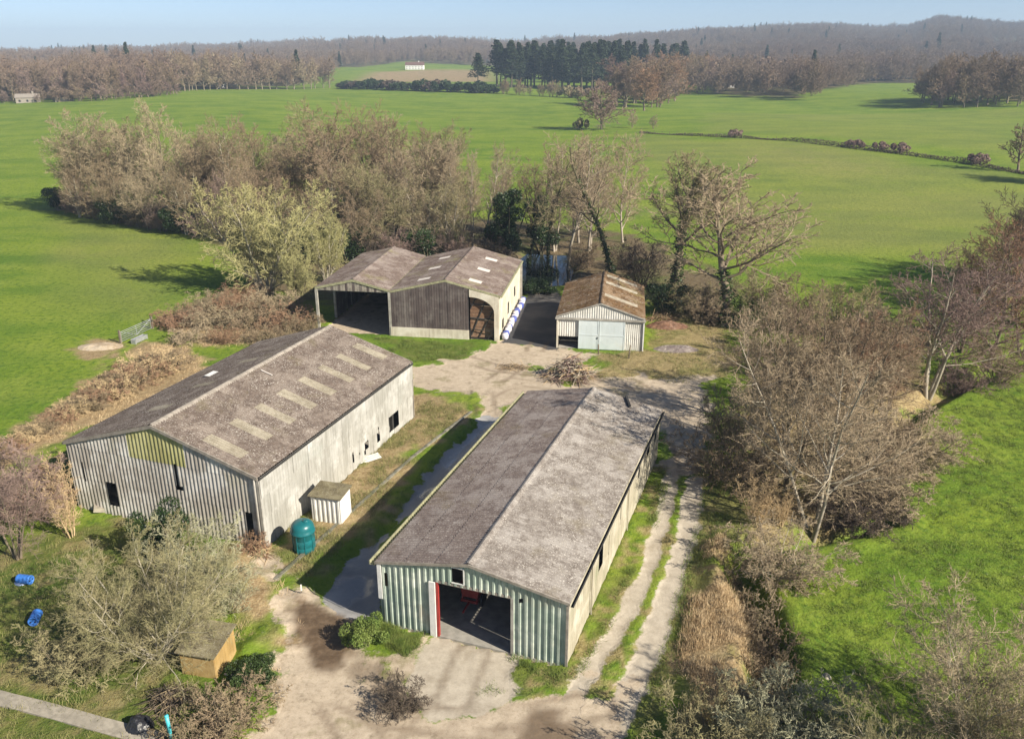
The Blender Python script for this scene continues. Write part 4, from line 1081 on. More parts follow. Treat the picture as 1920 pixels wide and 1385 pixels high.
T('thicket_b', (9.0,28.7,3.3), 'dark low bush at the bottom edge beside the track', cat='shrub', name='shrub', tw=OL, wide=1.0)
T('fine_dome', (21.2,27.1,9.8), 'large pale bare tree filling the bottom right corner', tw=P_, bk=M_bark_pale, rz=.4, wide=1.0)
T('fine_dome', (17.5,25.5,6.9), 'olive bare tree along the bottom edge beside the corner tree', tw=OL, bk=M_bark_pale, rz=2.4, wide=1.0)

# trees beyond the right edge, seen by their crowns or their shadows
T('round_a', (67.3,100.6,16.0), 'bare tree just outside the right edge, its shadow across the field', tw=BR, wide=1.1)
T('round_c', (75.2,104.2,17.4), 'second bare tree outside the right edge above the stream', tw=BR, wide=1.1)
T('round_b', (63.3,90.1,13.3), 'bare tree outside the right edge by the stream', tw=PU, wide=1.2)
T('round_a', (67.0,107.2,12.7), 'dark-crowned bare tree half cut by the right edge beyond the russet tree', tw=M_tw_dark, wide=1.2)
T('round_c', (73.8,111.5,14.5), 'tall bare tree outside the right edge shading the middle field', tw=BR, wide=1.3)
T('dense', (130.1,200.1,15.6), 'bare hedgerow tree outside the right edge of the far field', tw=BR, wide=1.2)
T('dense', (136.4,194.6,17.1), 'farther bare hedgerow tree outside the right edge of the far field', tw=BR, wide=1.3)

# bottom left garden
T('fine_dome', (-18.7,36.0,7.6), 'broad olive-twigged garden tree spreading over the small ochre shed', tw=OL, bk=M_bark_pale, rz=1.3, wide=1.0)
T('thicket_b', (-21.9,35.2,3.0), 'low olive bush on the left side of the broad garden tree', cat='shrub', name='shrub', tw=OL, wide=1.1)
T('thicket', (-18.9,42.3,4.2), 'grey-green lichened bush against the grey barn gable', cat='shrub', name='shrub', tw=LI, wide=1.25)
T('evergreen', (-21.7,45.4,3.8), 'dark-leaved bush at the foot of the grey barn gable', cat='shrub', name='shrub', tw=M_holly, wide=.75)
T('thicket', (-16.2,39.8,3.5), 'pale lichened bush beside the bare earth slope', cat='shrub', name='shrub', tw=LI, wide=.8)
T('whip', (-29.0,47.9,6.1), 'yellow upright whippy shrub in front of the grey barn left corner', cat='shrub', name='shrub', tw=ST, bk=M_tw_straw, wide=1.3)
T('alder', (-31.1,45.4,6.9), 'thin purple-twigged tree at the left edge of the garden', tw=PU, wide=1.2, rz=.5)
T('thicket', (-34.7,51.0,4.5), 'pinkish bare thicket at the left edge below the hedge bank', cat='shrub', name='shrub', tw=PU, wide=1.5)
T('thicket_b', (-32.7,51.7,2.9), 'russet scrub between hedge bank and grey barn', cat='shrub', name='shrub', tw=RU, wide=1.2)
T('green_bush', (-7.7,37.0,1.6), 'rounded green bush at the left corner of the green-gabled barn', cat='shrub', name='shrub', tw=M_leaf_lush, wide=.95)
T('bramble', (-5.4,32.5,1.6), 'dark reddish-brown bramble patch in the front yard', cat='shrub', name='bramble_bush', tw=M_tw_dark, wide=.85)
T('green_bush', (-13.0,34.2,1.2), 'low green bush between ochre shed and gravel drive', cat='shrub', name='shrub', tw=M_ivy, wide=1.3)
T('bramble', (-13.3,31.8,1.8), 'brown bramble along the left edge of the gravel drive', cat='shrub', name='bramble_bush', tw=BR, wide=1.2)
T('bramble', (-14.3,30.5,1.6), 'brown bramble at the bottom edge near the turquoise post', cat='shrub', name='bramble_bush', tw=BR, wide=1.3)
T('bramble', (-16.4,46.0,1.4), 'russet dead stems piled at the grey barn corner', cat='shrub', name='bramble_bush', tw=M_tw_red, wide=.7)

# yellow willows and scrub left of the rear barn
T('willow', (-31.6,105.9,14.6), 'yellow-green dome-shaped willow left of the rear barn', tw=YE, bk=M_bark_pale, wide=1.05, rz=.4)
T('willow', (-25.5,112.6,9.7), 'narrow yellow-green willow touching the rear barn roof', tw=YE, bk=M_bark_pale, wide=.8, rz=2.0)
T('willow', (-26.8,101.8,6.8), 'low yellow-green willow regrowth beside the open barn bay', tw=YE, wide=.8, rz=3.0)

# bramble banks and hedge left of the grey barn
rb = random.Random(21)
for i, s_ in enumerate([(-38.9,93.1,2.8),(-37.5,95.1,2.9),(-34.2,92.7,3.3),(-33.4,97.2,3.6),(-30.0,93.1,3.5),(-29.2,97.2,4.0),(-25.9,92.7,3.3),(-23.7,90.1,2.8),(-35.6,87.4,2.2),(-31.5,87.4,2.1),(-27.5,87.4,2.2),(-36.7,99.5,3.0),(-34.2,103.0,3.1),(-25.1,87.4,2.1)]):
    T('thicket_b' if i % 2 else 'bramble', (s_[0], s_[1], s_[2]*.8), 'russet-brown scrub in the patch between metal gate and rear barn', cat='shrub', name='shrub', group='scrub patch left of the rear barn', tw=(RU, BR, P_)[i % 3], wide=1.3)
for i, s_ in enumerate([(-34.8,79.1,2.5),(-35.6,77.6,2.9),(-36.0,75.5,2.7),(-36.5,74.1,2.4),(-37.1,72.4,2.3),(-37.5,70.9,2.1),(-37.8,69.0,1.9),(-38.5,67.9,1.7),(-39.0,66.2,1.5),(-39.3,64.0,1.5),(-39.8,62.5,1.4),(-40.0,60.5,1.4),(-40.5,59.1,1.4),(-36.3,81.0,1.6),(-37.8,75.5,1.4)]):
    T('bramble', (s_[0], s_[1], s_[2]*.8), 'brown hedge bush in the row between field and grey barn', cat='shrub', name='hedge_bush', group='hedge row left of the grey barn', tw=(BR, ST, RU)[i % 3], wide=1.3)

def rowpts(poly, n, rng, depth):
    out = []
    seg = [(a, b, math.hypot(b[0]-a[0], b[1]-a[1])) for a, b in zip(poly[:-1], poly[1:])]
    tot = sum(s[2] for s in seg)
    for i in range(n):
        d = tot*(i+rng.uniform(.2, .8))/n
        for a, b, L_ in seg:
            if d <= L_: break
            d -= L_
        f = min(1, d/L_); out.append((a[0]+(b[0]-a[0])*f+rng.uniform(-2, 2), a[1]+(b[1]-a[1])*f+rng.uniform(0, depth)))
    return out

# ---------------------------------------------------------------- wood behind the barns
WOOD = 'bare trees of the wood behind the rear barn'
rw = random.Random(3)
front = [('alder',(-82.0,163.0,19.5),P_),('tall_a',(-79.4,164.1,16.2),BR),('round_c',(-71.3,159.6,17.8),P_),('round_a',(-65.5,161.1,21.5),P_),('round_b',(-57.6,154.3,16.8),BR),
 ('round_c',(-50.7,150.8,19.3),BR),('round_a',(-47.7,158.3,18.1),BR),('round_b',(-39.2,148.4,15.4),BR),('round_a',(-37.7,160.9,21.3),OL),('oak',(-30.7,150.7,20.6),BR),
 ('round_c',(-25.3,153.2,21.4),BR),('round_a',(-20.3,148.4,19.5),BR),('round_b',(-14.5,141.6,17.4),P_),('round_c',(-10.5,139.5,16.3),P_),('tall_b',(-16.7,137.5,16.5),P_),
 ('round_b',(-22.8,131.6,14.9),OL),('round_a',(-27.9,131.6,15.2),BR),('alder',(-18.6,128.6,13.6),OL),('alder_b',(-13.3,128.6,12.1),P_),('round_b',(-9.5,127.9,12.2),OL),
 ('alder_b',(-23.3,124.4,11.1),BR),('round_b',(-42.9,139.5,13.1),BR),('round_c',(-48.2,139.5,11.4),PU),('alder',(-56.0,143.9,11.7),BR),('alder_b',(-64.3,148.5,12.0),P_),
 ('alder',(-72.6,153.3,11.4),BR),('round_b',(-82.0,159.7,9.7),BR),('alder_b',(-31.7,131.6,11.7),BR),('round_a',(-44.2,166.6,14.8),PU),('tall_a',(-12.3,148.3,16.0),P_)]
for k, h_, m_ in front:
    T(k, h_, 'bare tree in the dense wood behind the rear barn and yellow willows', group=WOOD, tw=m_, bk=rw.choice([M_bark_brown, M_bark_pale, M_bark_brown]), wide=rw.uniform(.9, 1.15))
under = [(-89.8,167.1,4.5),(-84.1,163.0,4.8),(-77.9,158.5,4.8),(-72.1,154.3,4.9),(-66.7,150.9,5.1),(-61.6,147.5,4.9),(-56.8,144.8,4.9),(-52.1,141.7,5.1),(-47.5,138.7,5.1),(-24.6,122.8,5.2),(-20.8,123.8,5.0),(-16.9,124.4,4.9),(-12.9,125.1,4.7),(-8.9,125.8,4.6),(-2.8,124.4,4.9),(-28.9,124.4,4.9)]
for i, s_ in enumerate(under):
    T('thicket' if i % 3 else 'evergreen', s_, 'dark undergrowth shrub along the edge of the wood behind the barns', cat='shrub', name='shrub', group='undergrowth of the wood', tw=(M_holly if i % 3 == 0 else (DK, PU)[i % 2]), wide=1.15)

for row_, n_, lo_, hi_ in (([(-86.57,167.06),(-72.63,164.00),(-58.05,163.86),(-44.64,168.31),(-29.74,168.18),(-10.03,158.18)], 16, 13, 18), ([(-86.67,163.01),(-70.25,155.87),(-52.94,148.42),(-36.22,141.66),(-23.21,139.53),(-7.78,134.67)], 16, 9, 14)):
    for (x, y) in rowpts(row_, n_, rw, 10):
        tree(rw.choice(['round_a', 'round_b', 'round_c', 'alder']), x, y, rw.uniform(lo_, hi_), 'bare tree in the dense wood behind the rear barn and yellow willows', group=WOOD, tw=rw.choice([BR, P_, OL, BR]), wide=rw.uniform(.9, 1.15), rng=rw)

# ---------------------------------------------------------------- far trees and hedges
T('field_round', (36.1,351.5,18.9), 'lone rounded bare tree in the middle of the far green field', tw=PU, bk=M_bark_brown, wide=1.2)
T('far_shrub', (27.0,353.3,4.4), 'pale bush left of the lone field tree', cat='shrub', name='shrub', tw=OL, wide=.9)
T('far_b', (49.0,356.3,7.3), 'small pale bush right of the lone field tree', cat='shrub', name='shrub', tw=P_, wide=1.1)
T('far_b', (56.5,349.0,5.5), 'low scrub at the start of the field hedge line', cat='shrub', name='shrub', tw=P_, wide=1.2)
T('far_c', (129.6,219.8,13.1), 'bare tree standing in the field hedge at the right edge', tw=BR, wide=1.3)
for lab, s_ in (('largest dark hedge bush on the field boundary', (109.4,272.5,2.4)), ('dark hedge bush beside the largest on the field boundary', (107.4,277.0,2.0)), ('square dark hedge bush, third along the field boundary', (113.6,265.2,2.5)), ('small upright hedge bush, fourth along the field boundary', (117.2,259.6,2.8)), ('isolated bush near the right end of the field boundary', (126.9,233.7,2.8)), ('small dark bush at the left of the field boundary', (79.4,310.0,2.6))):
    T('far_shrub', s_, lab, cat='shrub', name='hedge_bush', tw=M_tw_purple, wide=1.2)

# low field boundary: clipped hedge stubs with posts
HL = [(48.68,331.41),(65.98,316.74),(81.99,303.80),(96.48,290.92),(106.40,269.93),(115.82,253.46),(123.33,237.02),(128.64,215.28),(133.79,196.19)]
hb = MB(); rr_ = random.Random(4)
hv = []
for (a, b) in zip(HL[:-1], HL[1:]):
    n = int(math.hypot(b[0]-a[0], b[1]-a[1])/.35)
    for k in range(n):
        f = k/n; hv.append((a[0]+(b[0]-a[0])*f, a[1]+(b[1]-a[1])*f))
hv = np.array(hv); hr_ = np.random.default_rng(2)
hn = len(hv)*26; ii = hr_.integers(0, len(hv), hn); g_ = vnoise(hv[:,0], hv[:,1], .09, 3)[ii]
hh = hr_.uniform(0, 1, hn)*np.clip(g_*2.2-.25, .2, 1.5)
hx, hy = hv[ii,0]+hr_.normal(0, .35, hn), hv[ii,1]+hr_.normal(0, .35, hn)
lv, lq = leaves(hr_, np.c_[hx, hy, terrain(hx, hy)+hh], .16)
hed = empty('field_hedge', (HL[3][0], HL[3][1], tz(*HL[3])), label='low thin hedge line crossing the green fields on the right', cat='hedge')
link('foliage', np_mesh('foliage', lv-np.array([HL[3][0], HL[3][1], tz(*HL[3])]), lq), M_tw_dark, hed)
pm = MB()
for i in range(0, len(hv), 9):
    x, y = hv[i]; z = tz(x, y)
    pm = MB().box(-.06, .06, -.06, .06, -.2, 1.2)
    if i == 0: pme = pm.mesh('post')
    link('post', pme, M_post, hed, (x-HL[3][0], y-HL[3][1], z-tz(*HL[3])))

# woods round the far fields: nearest rows as single trees
rf_ = random.Random(17)
def row(poly, n, kinds, hmin, hmax, tws, label, group, depth=14, wide=(.9, 1.2), bk=None, name='tree', cat='tree'):
    for (x, y) in rowpts(poly, n, rf_, depth):
        tree(rf_.choice(kinds), x, y, rf_.uniform(hmin, hmax), label, cat, group, name, tw=rf_.choice(tws), bk=bk or M_bark_brown, wide=rf_.uniform(*wide), rng=rf_)
FAR = ['far_a', 'far_b', 'far_c']
FT = [M_tw_far, BR, PU, M_tw_far]
row([(-305.26,526.14),(-272.10,517.73),(-238.86,507.15),(-222.13,526.19),(-212.44,559.90)], 30, ['dense', 'far_a', 'far_c'], 16, 24, FT, 'bare tree in the front row of the far wood along the left field', 'far wood edge, left', 22)
row([(-297.69,512.88),(-265.84,505.61),(-234.01,496.64),(-217.31,514.57),(-206.89,545.03)], 34, ['far_b', 'far_b', 'dense'], 5, 10, FT, 'low bare scrub along the foot of the far left wood', 'scrub at the foot of the far left wood', 8, (1.2, 1.8), name='shrub', cat='shrub')
row([(-226.21,596.68),(-217.29,669.25),(-196.68,711.15),(-173.75,722.45),(-154.00,753.84)], 24, ['dense', 'far_a', 'far_c'], 19, 28, [M_tw_far, P_, BR], 'bare tree in the row along the top of the left field', 'tree row above the left field', 14)
row([(58.14,445.54),(76.20,474.36),(109.13,582.76),(150.01,674.04)], 44, ['dense', 'far_a', 'dense'], 20, 30, [PU, BR, M_tw_far, RU], 'bare tree in the wood jutting between the two far fields', 'wood between the far fields', 90, (1.1, 1.4))
row([(230.35,474.13),(244.25,468.94),(259.89,466.62),(277.08,457.68)], 34, ['dense', 'far_a', 'dense'], 14, 28, FT, 'bare tree in the wood at the far right field corner', 'wood at the right field corner', 60, (1.0, 1.3))
row([(159.64,718.53),(208.98,756.90),(282.94,842.31),(365.13,923.28),(454.84,961.68)], 38, ['dense', 'far_b', 'far_a', 'far_shrub'], 12, 23, FT+[OL, P_], 'bare tree in the hedgerow along the top of the right field', 'hedgerow above the right field', 18)
row([(-9.29,617.19),(9.00,597.50),(28.32,586.97),(45.29,577.18)], 16, ['far_b', 'far_b', 'far_shrub'], 7, 12, [P_, OL, BR], 'pale bare tree in front of the dark conifers', 'scrub row before the conifers', 10, name='shrub', cat='shrub')
row([(-145.07,735.90),(-108.19,692.08),(-70.71,652.95),(-38.15,633.86),(-11.14,616.82)], 34, ['far_shrub', 'far_shrub', 'far_b'], 4.5, 8, [M_holly, M_tw_dark, M_holly], 'dark hedge bush along the far top of the green field', 'dark hedge above the middle field', 4, (1.1, 1.6), name='hedge_bush', cat='shrub')
row([(-13.68,711.67),(8.59,714.42),(29.41,698.71),(48.87,676.77),(69.81,682.36),(91.08,704.59)], 40, ['conifer_a', 'conifer_b'], 29, 37, [M_conif], 'dark conifer in the plantation beyond the middle field', 'conifer plantation', 60, (1.2, 1.7), M_bark_dark, 'conifer', 'conifer')
for (x, y) in rowpts([(19.38,808.02),(65.63,781.57),(131.83,757.84),(168.45,780.42)], 34, rf_, 120):
    tree(rf_.choice(['conifer_a', 'conifer_b']), x, y, rf_.uniform(28, 36), 'dark conifer in the plantation beyond the middle field', cat='conifer', name='conifer', group='conifer plantation', tw=M_conif, bk=M_bark_dark, wide=rf_.uniform(1.2, 1.7), rng=rf_)
T('conifer_b', (-26.4,696.2,25.5), 'two-tiered dark conifer standing left of the plantation', tw=M_conif, bk=M_bark_dark, wide=1.8)

# distant woodland: one uncountable mass
def woodland():
    rng = np.random.default_rng(5)
    pts = []
    def scatter(poly, sp):
        P = np.array(poly); lo, hi = P.min(0), P.max(0)
        n = int((hi[0]-lo[0])*(hi[1]-lo[1])/(sp*sp))
        q = rng.uniform(lo, hi, (n, 2)); pts.append(q[inside(q[:,0], q[:,1], poly)])
    for poly_, sp_ in WOODS: scatter(poly_, sp_)
    p = np.concatenate(pts)
    r = np.hypot(*p.T)
    ang = p[:,0]/p[:,1]
    fieldgap = (vnoise(p[:,0], p[:,1], .004, 8) > .78) & (r > 1300)
    p = p[~fieldgap]; r = r[~fieldgap]
    z = terrain(p[:,0], p[:,1])
    n = len(p)
    me = np_mesh('woodland', np.c_[p, z], T=np.array([[0, 1, 2]])) if False else bpy.data.meshes.new('woodland')
    me.vertices.add(n); me.vertices.foreach_set('co', np.c_[p, z].astype(np.float32).ravel())
    k = rng.integers(0, 3, n); con = rng.uniform(0, 1, n) < .006; k[con] = 3
    a = me.attributes.new('sort', 'INT', 'POINT'); a.data.foreach_set('value', k.astype(np.int32))
    a = me.attributes.new('size', 'FLOAT', 'POINT'); a.data.foreach_set('value', (rng.uniform(1.0, 1.7, n)*(.75+.5*vnoise(p[:,0], p[:,1], .012, 4))).astype(np.float32))
    a = me.attributes.new('turn', 'FLOAT', 'POINT'); a.data.foreach_set('value', rng.uniform(0, 6.28, n).astype(np.float32))
    o = link('woodland', me)
    props(o, label='distant bare woodland covering the hills up to the horizon', cat='woodland', kind='stuff')
    ng = bpy.data.node_groups.new('woodland', 'GeometryNodeTree')
    ng.interface.new_socket('Geometry', in_out='INPUT', socket_type='NodeSocketGeometry')
    ng.interface.new_socket('Geometry', in_out='OUTPUT', socket_type='NodeSocketGeometry')
    gi = ng.nodes.new('NodeGroupInput'); go = ng.nodes.new('NodeGroupOutput'); jn = ng.nodes.new('GeometryNodeJoinGeometry')
    L = ng.links.new
    def named(t, nm):
        x = ng.nodes.new('GeometryNodeInputNamedAttribute'); x.data_type = t; x.inputs[0].default_value = nm; return x.outputs[0]
    srt, siz, trn = named('INT', 'sort'), named('FLOAT', 'size'), named('FLOAT', 'turn')
    cx = ng.nodes.new('ShaderNodeCombineXYZ'); L(trn, cx.inputs[2])
    for i, kind in enumerate(['far_a', 'far_b', 'far_c', 'conifer_a']):
        tm, cm, _, ph = PROTO[kind]
        po = bpy.data.objects.new('wood_crown', cm.copy())
        po.data.materials.clear(); po.data.materials.append(M_conif if i == 3 else M_tw_far)
        oi = ng.nodes.new('GeometryNodeObjectInfo'); oi.inputs['Object'].default_value = po; oi.inputs['As Instance'].default_value = True
        cp = ng.nodes.new('FunctionNodeCompare'); cp.data_type = 'INT'; cp.operation = 'EQUAL'; L(srt, cp.inputs[2]); cp.inputs[3].default_value = i
        ip = ng.nodes.new('GeometryNodeInstanceOnPoints')
        L(gi.outputs[0], ip.inputs['Points']); L(cp.outputs[0], ip.inputs['Selection']); L(oi.outputs['Geometry'], ip.inputs['Instance'])
        L(cx.outputs[0], ip.inputs['Rotation']); L(siz, ip.inputs['Scale'])
        L(ip.outputs[0], jn.inputs[0])
    L(jn.outputs[0], go.inputs[0])
    md = o.modifiers.new('scatter', 'NODES'); md.node_group = ng
    return n
print('woodland trees', woodland())

# ---------------------------------------------------------------- pond and ditch water
def water(name, poly, z):
    t = NT('water', .06, .5); t.color((.012, .018, .016)).bump(t.noise(2.5, 2), .05, .02)
    V = [(x, y, z) for x, y in poly]; n = len(V); c = np.mean(np.array(V), 0)
    V.append(tuple(c)); me = np_mesh(name, V, T=[[i, (i+1) % n, n] for i in range(n)])
    return props(link(name, me, t.m), kind='structure')
water('pond', POND, -.42)

# ---------------------------------------------------------------- yard objects
rs = random.Random(9)
# fence posts before the shed
for lab, (x, y), h in (('left of two timber posts before the shed doors', (9.07,83.22), 1.1), ('right of two timber posts before the shed doors', (12.09,81.91), 1.5)):
    o = empty('fence_post', (x, y, 0), rs.uniform(0, 1), label=lab, cat='post', group='posts before the shed')
    o.rotation_euler = (R(rs.uniform(-4, 4)), R(rs.uniform(-4, 4)), rs.uniform(0, 1))
    MB().tube([(0,0,-.3),(0,0,h*.5),(.01,0,h)], [.09,.085,.08], 8).put('post', M_post, o)
    MB().tube([(0,0,h+.001),(0,0,h+.03)], [.08,.03], 8).put('post_top', M_trim, o)

# brush pile
def brush_pile(x, y, rx, ry, h, n, label, mats, name='brush_pile', ln=(1.2, 3.2), r=(.02, .06)):
    o = empty(name, (x, y, tz(x, y)), 0, label=label, cat='brush pile')
    for j in range(3):
        m = MB()
        for k in range(n//3):
            a = rs.uniform(0, 6.28); f = math.sqrt(rs.uniform(0, 1))
            px, py = rx*f*math.cos(a), ry*f*math.sin(a); pz = h*(1-f*f)*rs.uniform(.05, 1)
            L_ = rs.uniform(*ln)*.5; d = Vector((math.cos(a+rs.uniform(-1.2, 1.2)), math.sin(a+rs.uniform(-1.2, 1.2)), rs.uniform(-.55, .35))).normalized()
            c = Vector((px, py, pz)); q = rs.uniform(*r)
            p0, p2 = c-d*L_, c+d*L_; p0.z = max(p0.z, .02); p2.z = max(p2.z, .02)
            m.tube([p0, c+Vector((rs.uniform(-.1,.1), rs.uniform(-.1,.1), rs.uniform(0,.12))), p2], [q, q*.8, q*.35], 5, False)
        m.put('branches', mats[j], o)
x, y = (5.72,76.47)
brush_pile(x, y, 2.3, 1.6, 2.3, 320, 'heap of cut branches and sticks in front of the white shed', [M_bark_pale, M_tw_straw, M_tw_purple])
x, y = (0.11,79.11)
brush_pile(x, y, 1.9, .8, .35, 110, 'low scatter of dead twigs on the yard before the rear barn', [M_tw_brown, M_tw_straw, M_tw_brown], 'brush_pile', (.6, 1.6), (.01, .025))
x, y = (17.64,95.11)
brush_pile(x, y, 2.2, 1.0, .8, 120, 'loose dead brush on the soil heap right of the white shed', [M_tw_red, M_tw_brown, M_tw_straw], 'brush_pile', (.8, 2.2), (.012, .035))
x, y = (-16.79,32.79)
brush_pile(x, y, 1.1, .9, .9, 150, 'dark heap of burnt branches below the ochre shed', [M_tw_dark, M_tw_dark, M_tw_brown], 'brush_pile', (.8, 1.8), (.012, .03))
x, y = (-16.30,45.74)
brush_pile(x, y, 1.0, .8, .7, 90, 'rusty tangle of sticks at the grey barn corner', [M_tw_red, M_tw_red, M_tw_straw], 'brush_pile', (.8, 2.0), (.015, .035))

def heap(name, x, y, rx, ry, h, mat, label, cat, seed, n=34):
    """irregular mound"""
    rg = np.random.default_rng(seed); g = np.linspace(-1, 1, n); gx, gy = np.meshgrid(g, g); gx, gy = gx.ravel(), gy.ravel()
    r = np.hypot(gx, gy); z = h*np.clip(1-r*r, 0, None)*(0.65+.7*vnoise(gx+5, gy, 3.1, seed))+.18*h*vnoise(gx, gy, 9, seed+1)*(r < .95)-.08
    idx = np.arange(n*n).reshape(n, n); Q = np.stack([idx[:-1,:-1], idx[:-1,1:], idx[1:,1:], idx[1:,:-1]], -1).reshape(-1, 4)
    keep = (r[Q] < 1.05).all(1)
    return props(link(name, np_mesh(name, np.c_[gx*rx, gy*ry, z], Q[keep]), mat, None, (x, y, tz(x, y))), label=label, cat=cat)
M_soil = cladding('red_soil', (.20,.105,.065), (.26,.17,.12), (.12,.065,.045), speck=.5, speckc=(.34,.24,.18), streak=False, specks=3)
M_ash = cladding('grey_rubble', (.24,.20,.185), (.33,.29,.26), (.15,.12,.115), speck=.6, streak=False, specks=4)
x, y = (17.85,92.65); heap('soil_heap', x, y, 2.6, 1.4, .6, M_soil, 'reddish-brown soil heap right of the white shed', 'soil heap', 3)
x, y = (17.52,84.73); heap('rubble_heap', x, y, 2.6, 1.2, .45, M_ash, 'low grey rubble spread between soil heap and track', 'rubble', 5)
M_chalk = cladding('pale_earth', (.46,.36,.25), (.55,.47,.36), (.34,.26,.17), speck=.4, streak=False, specks=4)
x, y = (-44.30,85.59); heap('spoil_heap', x, y, 2.6, 1.5, .35, M_chalk, 'pale bare earth mound in the field beside the metal gate', 'earth mound', 8)

# metal field gate
(gx0, gy0), (gx1, gy1) = (-42.55,86.99), (-41.22,91.67)
gl = math.hypot(gx1-gx0, gy1-gy0)
gt = empty('field_gate', (gx0, gy0, 0), math.atan2(gy1-gy0, gx1-gx0), label='galvanised metal field gate standing at the edge of the left field', cat='gate')
for z in (.15, .38, .6, .82, 1.02, 1.2): MB().tube([(0,0,z),(gl,0,z)], .028, 6).put('rail', M_steel, gt)
for xx in (0, gl/2, gl): MB().tube([(xx,0,.1),(xx,0,1.24)], .03, 6).put('stile', M_steel, gt)
MB().tube([(0,.0,1.2),(gl/2,0,.15)], .022, 6).tube([(gl/2,0,.15),(gl,0,1.2)], .022, 6).put('brace', M_steel, gt)
for xx in (-.2, gl+.2): MB().box(xx-.09, xx+.09, -.09, .09, -.3, 1.45).put('gate_post', M_post, gt)
x, y = (-40.78,87.35)
tr = empty('water_trough', (x, y, .0), math.atan2(gy1-gy0, gx1-gx0), label='long galvanised water trough beside the field gate', cat='trough')
MB().extrude([(-.9,.1),(.9,.1),(1.0,.55),(-1.0,.55)], -.3, -.26).extrude([(-.9,.1),(.9,.1),(1.0,.55),(-1.0,.55)], .26, .3).box(-.9,.9,-.26,.26,.1,.14).put('basin', M_steel, tr)
MB().box(-1.0,-.88,-.3,.3,0,.5).box(.88,1.0,-.3,.3,0,.5).put('end_panel', M_steel, tr)

# sacks along the wall of the rear barn
cR, sR = math.cos(R(-8.6)), math.sin(R(-8.6))
def on_R(lx, ly): return (-13.5+lx*cR-ly*sR, 89.4+lx*sR+ly*cR)
def sack_mesh(seed):
    rg = np.random.default_rng(seed); V = []; Q = []; nu, nv = 12, 7
    for j in range(nv):
        ph = -math.pi/2+math.pi*j/(nv-1)
        for i in range(nu):
            a = 2*math.pi*i/nu; f = lambda c: math.copysign(abs(c)**.55, c)
            V.append((.33*f(math.cos(ph))*f(math.cos(a))*(1+rg.normal(0,.04)), .42*f(math.cos(ph))*f(math.sin(a))*(1+rg.normal(0,.04)), .30+.30*f(math.sin(ph))+rg.normal(0,.01)))
    for j in range(nv-1):
        for i in range(nu): Q.append([j*nu+i, j*nu+(i+1) % nu, (j+1)*nu+(i+1) % nu, (j+1)*nu+i])
    return np_mesh('sack', V, Q, smooth=True)
SM = [sack_mesh(i) for i in range(3)]
for i in range(17):
    x, y = on_R(12.75+rs.uniform(-.08, .1), .6+i*.92)
    white = i % 3 != 1
    nth = ('white-lilac' if white else 'blue') + ' sack along the rear barn side wall, ' + ['first', 'second', 'third', 'fourth', 'fifth', 'sixth', 'seventh', 'eighth', 'ninth', 'tenth', '11th', '12th', '13th', '14th', '15th', '16th', '17th'][i] + ' from the near end'
    o = empty('sack', (x, y, 0), R(-8.6)+rs.uniform(-.2, .2), label=nth, cat='sack', group='row of sacks along the rear barn')
    b_ = link('sack_body', SM[i % 3], M_sackw if white else M_sackb, o, rot=(0, R(rs.uniform(-8, 8)), 0), scale=(1, 1, rs.uniform(.9, 1.35)))
    MB().box(-.2,.2,-.03,.03,.58,.66).put('sack_neck', M_sackb if white else M_sackw, o)

# ochre shed in the garden
g0 = empty('garden_shed', (-16.0, 34.75, 0), R(-13), label='small ochre timber garden shed half hidden under the broad tree', cat='shed')
for k in range(8): MB().box(-1.1+k*.275, -1.1+(k+1)*.275-.012, -.02, .02, -.1, 1.55).put('wall_board', M_osb, g0)
for k in range(8): MB().box(1.1-.02, 1.1+.02, k*.275+.02, (k+1)*.275+.008, -.1, 1.62+.05*k).put('wall_board', M_osb, g0)
MB().box(-1.12, -1.08, .02, 2.2, -.1, 1.6).put('side_wall', M_osb, g0)
MB().box(-1.08, 1.08, 2.18, 2.22, -.1, 1.95).put('back_wall', M_osb, g0)
m = MB()
for dz in (0, .06): m.v += [(-1.3,-.2,1.56+dz),(1.25,-.2,1.56+dz),(1.25,2.4,2.06+dz),(-1.3,2.4,2.06+dz)]
m.q += [[3,2,1,0],[4,5,6,7],[0,1,5,4],[1,2,6,5],[2,3,7,6],[3,0,4,7]]
m.put('roof', M_felt, g0)

# garden path of slabs
PA = [(-27.01,33.34),(-25.07,32.72),(-23.22,32.19),(-21.39,31.63),(-19.60,31.06),(-17.87,30.53),(-16.21,30.08)]
gp = empty('garden_path', (PA[0][0], PA[0][1], 0), kind='structure')
for row_ in range(1):
    for (a, b) in zip(PA[:-1], PA[1:]):
        an = math.atan2(b[1]-a[1], b[0]-a[0]); L_ = math.hypot(b[0]-a[0], b[1]-a[1])
        if row_ and b[0] < PA[4][0]: continue
        off = -.33 if row_ else .31
        for k in range(1):
            cx_ = a[0]+(b[0]-a[0])*.5-PA[0][0]-math.sin(an)*off; cy_ = a[1]+(b[1]-a[1])*.5-PA[0][1]+math.cos(an)*off
            MB().box(-L_/2+.012, L_/2-.012, -.42, .42, -.03, .06+rs.uniform(0,.015)).put('paving_slab', M_slab, gp, loc=(cx_, cy_, 0), rot=(0, 0, an+R(rs.uniform(-.5,.5))))

